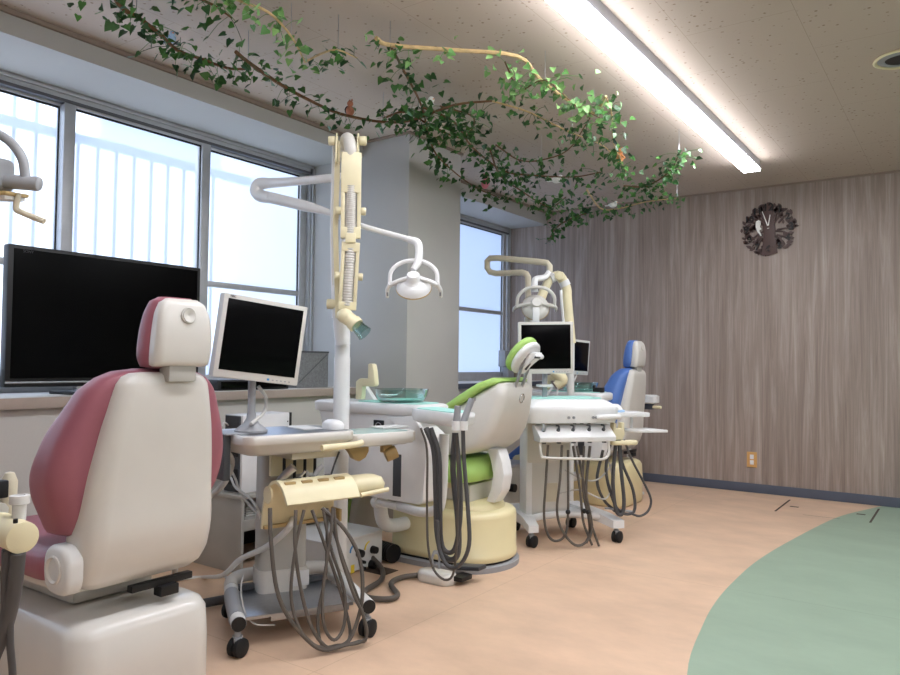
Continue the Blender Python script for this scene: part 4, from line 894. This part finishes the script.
for pts, r, b0 in (([(548, 445), (546, 480), (544, 515), (548, 535), (556, 541), (565, 535), (568, 515), (568, 450)], .0075, .09), ([(562, 445), (560, 480), (557, 510), (562, 530), (575, 545), (587, 541), (592, 525), (585, 490), (577, 446)], .0075, .10),
                   ([(573, 446), (580, 490), (583, 520), (588, 535), (592, 545)], .0075, .09), ([(584, 446), (583, 490), (590, 520), (595, 535), (599, 546)], .0075, .095), ([(590, 446), (586, 490), (590, 530), (586, 543)], .009, .075)):
    t.part('hose', M(T3).tube([L3(x, y, b0) for x, y in pts], r, 8, 5), 'hose')
for x, y in ((568, 512), (584, 511), (588, 512)):
    p = L3(x, y, .10); t.part('cable_clip', M(T3).ball(p, .014), 'black')
t.part('cable', M(T3).tube([L3(565, 470, -.1), L3(585, 480, .0), L3(600, 478, .0), L3(615, 460, .0)], .005, 8), 'lhose')
t.part('cable', M(T3).tube([L3(560, 493, -.1), L3(580, 490, .0), L3(605, 499, .0), L3(612, 480, .0), L3(609, 462, 0)], .005, 8), 'lhose')
# side bracket with cream holder, shelf, plate
t.part('side_shelf', M(T3).box(.215, .50, -.19, -.02, .725, .752, .006), 'white')
t.part('sponge', M(T3).rings([rrect(.30, -.10, .065 - g, .05 - g, .04, z, 6) for z, g in ((.753, 0), (.765, .002))]), 'lightblue')
t.part('gauze_pad', M(T3).rings([rrect(.30, -.10, .055 - g, .042 - g, .035, z, 6) for z, g in ((.766, 0), (.785, .008), (.80, .028))]), 'white', angle=70)
t.part('shelf_post', M(T3).cyl((.42, -.1, .63), (.42, -.1, .73), .010), 'white')
t.part('lower_plate', M(T3).prism([(.32, -.12), (.53, -.12), (.585, .04), (.41, .03)], (0, 0, .645), (1, 0, 0), (0, 1, 0), .016, .004), 'white')
t.part('cream_clip', M(T3).prism([(.235, .60), (.285, .60), (.298, .63), (.295, .70), (.28, .70), (.277, .665), (.245, .665), (.242, .70), (.228, .70), (.222, .63)], (0, .02, 0), (1, 0, 0), (0, 0, 1), .05, .006), 'cream')
t.part('ring_holder', M(T3).rings([rrect(.305, .02, .085 - g, .03 - g, .028, z, 6) for z, g in ((.568, .004), (.572, 0), (.59, 0), (.594, .004))]), 'cream', angle=50)
for pts, r, b0 in (([(619, 440), (621, 470), (624, 500), (622, 514), (616, 510), (613, 480), (616, 440)], .011, .02), ([(624, 440), (632, 460), (645, 485), (651, 500), (648, 511), (640, 516), (632, 514)], .007, .02), ([(611, 440), (606, 470), (613, 500), (622, 513), (634, 511), (633, 490), (622, 462), (620, 440)], .009, .0), ([(603, 450), (597, 480), (604, 500), (615, 511)], .009, -.03)):
    t.part('hose', M(T3).tube([L3(x, y, b0) for x, y in pts], r, 10, 5), 'dhose')
t.part('hose_clamp', M(T3).tube([L3(605, 508, -.02), L3(635, 512, .0)], .007, 8), 'steel')

# two monitors behind the green headrest
TL, TR, BL = at(518.5, 322, 4.32), at(573.5, 321.5, 4.32), at(518.5, 374, 4.32)
A, w_, h_, mo = monitor(t, TL, TR, BL, .045, 'bezel')
pp = A @ Vector((w_ / 2, .05, -.06)); cb = Vector((pp.x, pp.y, 0))
t.part('monitor_post', M().tube([Vector((cb.x, cb.y, 0.80)), Vector((cb.x, cb.y, pp.z + .05))], .016, 10), 'greyp')
t.part('post_collar', M().cyl((cb.x, cb.y, .90), (cb.x, cb.y, .915), .05), 'white2'); t.part('neck_bracket', M(A).box(w_ / 2 - .03, w_ / 2 + .03, .03, .12, -.085, -.04, .006), 'greyp')
t3 = Thing('monitor', 'small turned monitor on the far spittoon unit, right behind the larger grey one', 'monitor', (-2.33, 4.9, .83))
TL, TR, BL = at(567, 338, 5.25), at(590, 341, 5.50), at(565.5, 374, 5.25)
TL = TL + (TL - TR) * .35; BL = BL + (at(567, 338, 5.25) - TR) * .35
A, w_, h_, mo = monitor(t3, TL, TR, BL, .045, 'bezel')
pp = A @ Vector((w_ * .55, .05, -.06)); cb = Vector((pp.x, pp.y, 0))
t3.part('post', M().tube([Vector((cb.x, cb.y, 0.85)), Vector((cb.x, cb.y, pp.z + .05))], .014, 10), 'greyp'); t3.part('post_foot', M().lathe([(0, .8385), (.07, .8385), (.07, .846), (.03, .855), (.015, .87)], (cb.x, cb.y, 0)), 'greyp')
t3.part('neck_bracket', M(A).box(w_ * .55 - .03, w_ * .55 + .03, .03, .12, -.085, -.04, .006), 'greyp')
t3.part('monitor_cable', M().tube([A @ Vector((w_ * .35, .0, -.03)), at(566, 380, 5.35), at(573, 382, 5.32), at(577, 374, 5.4)], .005, 8), 'lhose')

# ------------------------------------------------------------------ spittoon unit and light stand of the blue chair
cuspidor(4.79, 'white spittoon unit of the blue chair, mostly hidden behind the white rear cart', False)
solo('crumpled_plastic', M().ball(at(580, 389, 5.25) + Vector((0, 0, -.01)), .05, (1.7, 1.1, .8)), 'clear', 'crumpled clear plastic film on the far spittoon unit', 'plastic film')
t = Thing('operating_light_stand', 'beige pipe arm with dental light above the far monitors', 'dental light', (-2.36, 4.62, 0), 0, 'dental light stands')
k1 = at(528.5, 300, 5.05)
bx, by = k1.x, k1.y; t.o.location = (bx, by, 0); t.W = Matrix.Translation((bx, by, 0)); t.I = t.W.inverted()
def g(px, py, d=5.05): return at(px, py, d)
t.part('pole', M().lathe([(.028, .02), (.028, 1.35)], (bx, by, 0)), 'shell'); t.part('pole_foot', M().lathe([(0, 0), (.08, 0), (.08, .012), (.04, .03), (.03, .06)], (bx, by, 0)), 'white2')
pipe = [Vector((bx, by, 1.34)), g(528, 277.0), g(526.5, 274), g(522, 272.6, 5.08), g(496, 273.5, 5.25), g(490, 272, 5.28), g(487.3, 268, 5.3), g(487.3, 261, 5.3), g(490, 258.3, 5.28), g(498, 258, 5.25), g(540, 262, 5.02), g(547, 263, 5.0), g(549.5, 266, 5.0), g(549.5, 272, 5.0)]
pa2 = t.part('pipe_arm', M().tube(pipe, .0215, 14, smooth=False), 'beige', angle=80)
t.part('arm_link', M().tube([g(549.5, 271, 5.0), g(545, 277, 4.97), g(536, 279, 4.93), g(534.5, 283, 4.92), g(534.5, 292, 4.92)], [.018, .02, .02, .022, .026], 12), 'white', pa2)
lamp(t, g(536, 305, 4.9), 1.0, tuple(RM @ Vector((0, -.38, -.92))), pa2, 'ochre', 'shell')
t.part('lamp_outlet', M().box(-.022, .022, -.01, .01, -.05, .05, .004, T=basis(g(536, 315, 4.78), side, (RM @ Vector((0, 0, -1))).normalized(), Vector((0, 0, 1)))), 'white', pa2)
# folded yellow suction arm
t = Thing('suction_arm_stand', 'folded yellow cream suction arm above the far monitors', 'suction arm', (-2, 4.8, 0))
k1 = g(571, 320, 5.15); bx, by = k1.x, k1.y; t.o.location = (bx, by, 0); t.W = Matrix.Translation((bx, by, 0)); t.I = t.W.inverted()
t.part('pole', M().lathe([(.026, .02), (.026, 1.2)], (bx, by, 0)).lathe([(0, 0), (.09, 0), (.09, .012), (.03, .03)], (bx, by, 0)), 'white2')
t.part('arm_segment', M().tube([Vector((bx, by, 1.18)), g(567, 300, 5.15), g(566.5, 290, 5.15), g(563, 281, 5.15), g(559, 275, 5.13)], .035, 14, smooth=True), 'cream')
t.part('arm_segment', M().tube([g(559, 275, 5.1), g(551, 278, 5.08), g(546, 286, 5.06), g(541, 298, 5.04)], .032, 14), 'cream')
t.part('pivot', M().cyl(g(559, 275.5, 5.02), g(560, 276, 5.2), .03, bev=.004), 'cream')
t.part('white_joint', M().tube([g(554, 277, 5.07), g(550, 279, 5.06)], .034, 12).tube([g(563.5, 281, 5.14), g(566, 286, 5.14)], .037, 12), 'white')
t.part('arm_edge', M().tube([Vector((bx - .035, by - .02, 1.2)), g(561.5, 300, 5.1), g(561, 290, 5.1)], .010, 8), 'white')
p0 = g(557, 372, 5.05)
t.part('cream_nozzle', M().tube([g(553, 371, 5.05), g(560, 376, 5.04), g(562, 381, 5.04), g(556, 386, 5.04)], [.036, .04, .038, .03], 12), 'cream')
t.part('nozzle_hose', M().tube([Vector((bx, by, 1.15)), g(560, 362, 5.1), g(555, 370, 5.06)], .02, 10), 'shell')
t.part('nozzle_rod', M().tube([g(553, 386, 5.03), g(545, 398, 5.03)], .006, 8).tube([g(558, 386, 5.03), g(556, 398, 5.03)], .006, 8), 'white')
# bracket with black holder and small parts on the far unit
BR = M(Matrix.Translation((-2.12, 4.86, .839))); BR.box(-.03, .03, -.02, .02, 0, .035, .004).box(-.045, -.032, -.015, .015, 0, .05, .003)
solo('bottle_rack', BR, 'black', 'small black rack on the far spittoon unit left of the blue backrest', 'rack')
# equipment between green and blue chair, by the wall
t = Thing('supply_box', 'grey utility box on the floor under the second window behind the green chair', 'utility box', (-2.95, 4.75, 0))
t.part('casing', M().box(-3.2, -2.75, 4.55, 5.0, .0, .27, .01), 'cab'); t.part('lid', M().box(-3.21, -2.74, 4.54, 5.01, .27, .29, .005), 'greyp')
t.part('meter', M().box(-3.0, -2.9, 4.56, 4.7, .34, .52, .006), 'white2'); t.part('meter_stand', M().box(-3.0, -2.9, 4.58, 4.68, .29, .345, .004), 'dgrey')
t.part('valve', M().cyl((-2.74, 4.7, .13), (-2.70, 4.7, .13), .03), 'black'); t.part('valve', M().cyl((-2.74, 4.6, .17), (-2.71, 4.6, .17), .02), 'black')
solo('socket_box', M().box(-3.78, -3.70, 6.22, 6.42, 1.0, 1.16, .01).box(-3.78, -3.71, 6.3, 6.42, .868, 1.0, .01), 'greyp', 'grey box on the far window frame by the wood wall', 'bracket')
# white tray with cream lever behind the blue chair
t = Thing('bracket_tray', 'small white arm with cream lever sticking out behind the blue backrest', 'bracket arm', (-1.98, 5.72, 0))
t.part('stand', M().cyl((-2.25, 5.75, 0), (-2.25, 5.75, .84), .018).lathe([(0, 0), (.12, 0), (.12, .012), (.02, .03)], (-2.25, 5.75, 0)), 'white2')
a = aty(654, 400, 5.72)
t.part('arm', M().rings([rrect(-2.17, 5.72, .17 - g_, .05 - g_, .03, z, 6) for z, g_ in ((a.z - .03, .02), (a.z - .02, 0), (a.z + .03, 0), (a.z + .04, .02))]), 'white2', angle=50)
t.part('bracket', M().box(-2.10, -2.04, 5.69, 5.74, a.z - .075, a.z - .03, .004), 'dgrey'); t.part('lever', M().cyl((-2.04, 5.71, a.z - .055), (-1.97, 5.70, a.z - .055), .012), 'cream')

# ------------------------------------------------------------------ ivy garlands on branches under the ceiling
def leaf(V, Fc, p, n, d, s):
    n = n.normalized(); d = (d - d.dot(n) * n).normalized(); e = n.cross(d); b = len(V)
    sh = [(0, 0, 0), (-.12, .34, .03), (.18, .48, .08), (.62, .26, .02), (1, 0, -.12), (.62, -.26, .02), (.18, -.48, .08), (-.12, -.34, .03)]
    V += [p + d * (s * a) + e * (s * c) + n * (s * h) for a, c, h in sh]
    Fc += [(b, b + 1, b + 2), (b, b + 2, b + 3), (b, b + 3, b + 4), (b, b + 4, b + 5), (b, b + 5, b + 6), (b, b + 6, b + 7)]
rl = random.Random(11)
def ivy(pts, z0, z1, dens, label, r=.006, stem='stem', lm='ivy', lsz=.036, spread=.06, wires=(), extra=0):
    n = len(pts); P = [atz(x, y, z0 + (z1 - z0) * i / (n - 1) if not isinstance(z0, (list, tuple)) else z0[i]) for i, (x, y) in enumerate(pts)]
    t = Thing('ivy_garland', label, 'ivy garland', tuple(P[0]), 0, 'ivy garlands under the ceiling')
    t.part('branch', M().tube(P, [r, r * .9, r * .6], 7, 4), stem)
    C = crom(P, 12); V = []; Fc = []; tw = M()
    L = sum((C[i + 1] - C[i]).length for i in range(len(C) - 1)); N = int(L * dens * 1.45); 
    for k in range(N):
        c = C[rl.randrange(len(C))]; az = rl.uniform(0, 2 * PI); rr = abs(rl.gauss(0, spread)) + .012
        q = c + Vector((math.cos(az) * rr, math.sin(az) * rr, rl.uniform(-.075, .035)))
        q.z = min(q.z, ZC - .03)
        nn = Vector((rl.uniform(-.8, .8) + .2, rl.uniform(-.8, .8) - .45, rl.uniform(.0, .9))); dd = Vector((math.cos(az) * .7 + rl.uniform(-.5, .5), math.sin(az) * .7 + rl.uniform(-.5, .5), rl.uniform(-1.3, .1)))
        leaf(V, Fc, q, nn, dd, lsz * rl.uniform(.7, 1.2))
        if k % 4 == 0: tw.tube([c, (c + q) / 2 + Vector((0, 0, .012)), q], .0013, 4, 2)
    m = M(); m.add(V, Fc); m.add(tw.V, tw.F); t.part('leaves', m, lm, angle=180)
    for i in (wires or (n // 2,)):
        p = P[i]; t.part('hanging_wire', M().tube([p, Vector((p.x, p.y, ZC))], .0015, 5, smooth=False), 'steel')
    return P
ivy([(100, -30), (120, 6), (136, 16), (160, 34), (177, 50), (202, 59), (227, 68), (248, 69)], 2.40, 2.36, 105, 'dark stemmed ivy strand along the window beam, at the upper left', r=.009, wires=(2, 7))
ivy([(236, 52), (248, 62), (280, 84), (309, 100), (341, 114), (383, 122), (413, 120), (454, 105), (492, 101)], 2.38, 2.34, 62, 'long ivy branch passing just above the top of the folded cream arm', r=.009, wires=(1, 5))
ivy([(200, -22), (238, 0), (268, 12), (291, 36), (305, 62)], 2.44, 2.36, 85, 'pale branch of bright ivy coming in from the top edge left of centre', stem='stem2', lm='ivyl', wires=(3,))
ivy([(305, 62), (323, 53), (338, 50), (357, 58)], 2.38, 2.36, 60, 'short ivy spray hanging from a wire above the folded cream arm', r=.005, stem='stem2', wires=(2,))
ivy([(165, -20), (198, -2), (215, 6), (232, 18)], 2.42, 2.38, 90, 'leafy ivy tuft touching the top edge above the window beam')
ivy([(70, -22), (78, -6), (96, -8), (128, -4)], 2.40, 2.38, 45, 'few ivy leaves hanging from the top left edge')
ivy([(376, 38), (390, 45), (454, 50), (517, 56), (538, 77), (566, 99), (594, 113), (606, 96)], 2.42, 2.38, 34, 'bent bare pale stick with sparse ivy, the topmost branch', r=.010, stem='stem2', lm='ivyl', wires=(1, 6))
ivy([(390, 45), (405, 73), (422, 107), (430, 145), (441, 164), (473, 186), (500, 198)], [2.42, 2.39, 2.36, 2.32, 2.28, 2.25, 2.25], 0, 52, 'ivy branch dropping from the stick end down in front of the column', stem='stem') if False else ivy([(390, 45), (405, 73), (422, 107), (430, 140), (441, 160), (473, 186), (500, 198)], 2.42, 2.26, 55, 'ivy branch dropping from the stick end down in front of the column')
ivy([(384, 118), (405, 112), (430, 125), (462, 138), (474, 118), (440, 106)], 2.36, 2.36, 95, 'dense ivy bunch right of the folded cream arm', lm='ivy', wires=(2,))
ivy([(422, 107), (454, 122), (473, 148), (504, 171), (530, 175), (572, 177), (602, 172)], 2.36, 2.30, 62, 'ivy branch running through the middle of the tangle towards the wood wall')
ivy([(492, 101), (526, 111), (549, 122), (572, 133), (602, 145), (617, 160)], 2.38, 2.33, 44, 'thin ivy branch with pale stem below the bent stick', r=.005, stem='stem2')
ivy([(496, 145), (519, 160), (541, 160), (568, 150), (590, 118)], 2.34, 2.36, 34, 'thin dark ivy branch crossing in the middle of the tangle', r=.005)
ivy([(505, 62), (520, 90), (545, 80), (575, 105), (600, 118)], 2.40, 2.36, 60, 'bright ivy wrapped around the right half of the bent stick', lm='ivyl', r=.004)
ivy([(606, 96), (612, 115), (613, 141), (620, 158), (626, 172)], 2.40, 2.28, 65, 'ivy strand hanging down from the right end of the bent stick', r=.004, stem='stem2')
ivy([(490, 150), (500, 175), (520, 190), (549, 207), (566, 197)], 2.32, 2.24, 70, 'leafy ivy branch over the second window beam', spread=.07)
ivy([(587, 190), (600, 208), (617, 209), (645, 202), (677, 198)], 2.30, 2.30, 50, 'curved pale branch with ivy in front of the wood wall', stem='stem2', wires=(4,))
ivy([(624, 186), (647, 186), (670, 171), (679, 154)], 2.31, 2.36, 110, 'dense dark ivy tuft at the far right end of the tangle', wires=(3,))
ivy([(549, 240), (556, 228), (570, 219), (587, 213)], 2.12, 2.24, 90, 'lowest ivy tip hanging before the wood wall', spread=.045)

def figure(px, py, z, kind, label, mt, s=1):
    c = atz(px, py, z); t = Thing('bird_figurine' if kind == 'bird' else 'animal_figurine', label, 'figurine', tuple(c), 0, 'little figurines perched in the ivy')
    if kind == 'bird':
        t.part('body', M().ball(c, .028 * s, (1.5, .9, .9)).ball(c + Vector((.035 * s, -.01, .018 * s)), .017 * s), mt, angle=90)
        t.part('tail', M().prism([(-.035, -.006), (-.085, -.012), (-.085, .012), (-.035, .008)], c, (s, 0, 0), (0, s, 0), .006), mt)
        t.part('wing', M().ball(c + Vector((-.01, -.022 * s, .004)), .02 * s, (1.5, .4, .7)), mt); t.part('beak', M().cyl(c + Vector((.048 * s, -.014, .018 * s)), c + Vector((.062 * s, -.016, .016 * s)), .004, .001, 8), 'orange')
    else:
        t.part('body', M().ball(c, .03 * s, (.9, .9, 1.15)), mt, angle=90); t.part('head', M().ball(c + Vector((.004, -.004, .045 * s)), .02 * s), mt)
        for q in (-1, 1): t.part('ear', M().ball(c + Vector((.004 + q * .011 * s, 0, .066 * s)), .006 * s, (1, .7, 1.6)), mt)
        t.part('arm', M().tube([c + Vector((.022 * s, -.015, .01)), c + Vector((.045 * s, -.02, -.012 * s))], .007 * s, 8), mt)
        if mt == 'brown': t.part('tail', M().ball(c + Vector((-.034 * s, .01, .015 * s)), .02 * s, (.9, .9, 1.3)), 'black')
    return t
figure(350, 111, 2.40, 'animal', 'small brown squirrel figurine with dark tail sitting on the ivy branch', 'brown', .85)
figure(427, 105, 2.39, 'bird', 'white bird figurine perched where ivy branches cross near the column', 'pure')
figure(485, 184, 2.29, 'animal', 'white and pink animal figurine in the ivy over the second window beam', 'pinkt')
figure(557, 180, 2.33, 'bird', 'white bird figurine among leaves in the centre of the ivy tangle', 'pure', .9)
figure(613, 205, 2.33, 'bird', 'white bird figurine on the curved pale branch', 'pure', .8)
figure(620, 158, 2.34, 'animal', 'orange animal figurine on the ivy strand hanging from the stick', 'orange', .9)
figure(171, 39, 2.41, 'bird', 'pale blue grey bird figurine in the upper left ivy strand', 'lightblue', .7)

# ------------------------------------------------------------------ light
w = bpy.data.worlds.new('world'); SC.world = w; w.use_nodes = True; nt = w.node_tree; bg = nt.nodes['Background']
bg.inputs[0].default_value = (.86, .93, 1, 1); bg.inputs[1].default_value = 2.7
vs = SC.view_settings; vs.view_transform = 'Standard'; vs.look = 'None'; vs.gamma = 1; vs.use_curve_mapping = False; vs.exposure = 0.34
SC.cycles.use_denoising = True; SC.cycles.max_bounces = 8; SC.cycles.diffuse_bounces = 5; SC.cycles.transmission_bounces = 6; SC.cycles.transparent_max_bounces = 12; SC.cycles.sample_clamp_indirect = 4
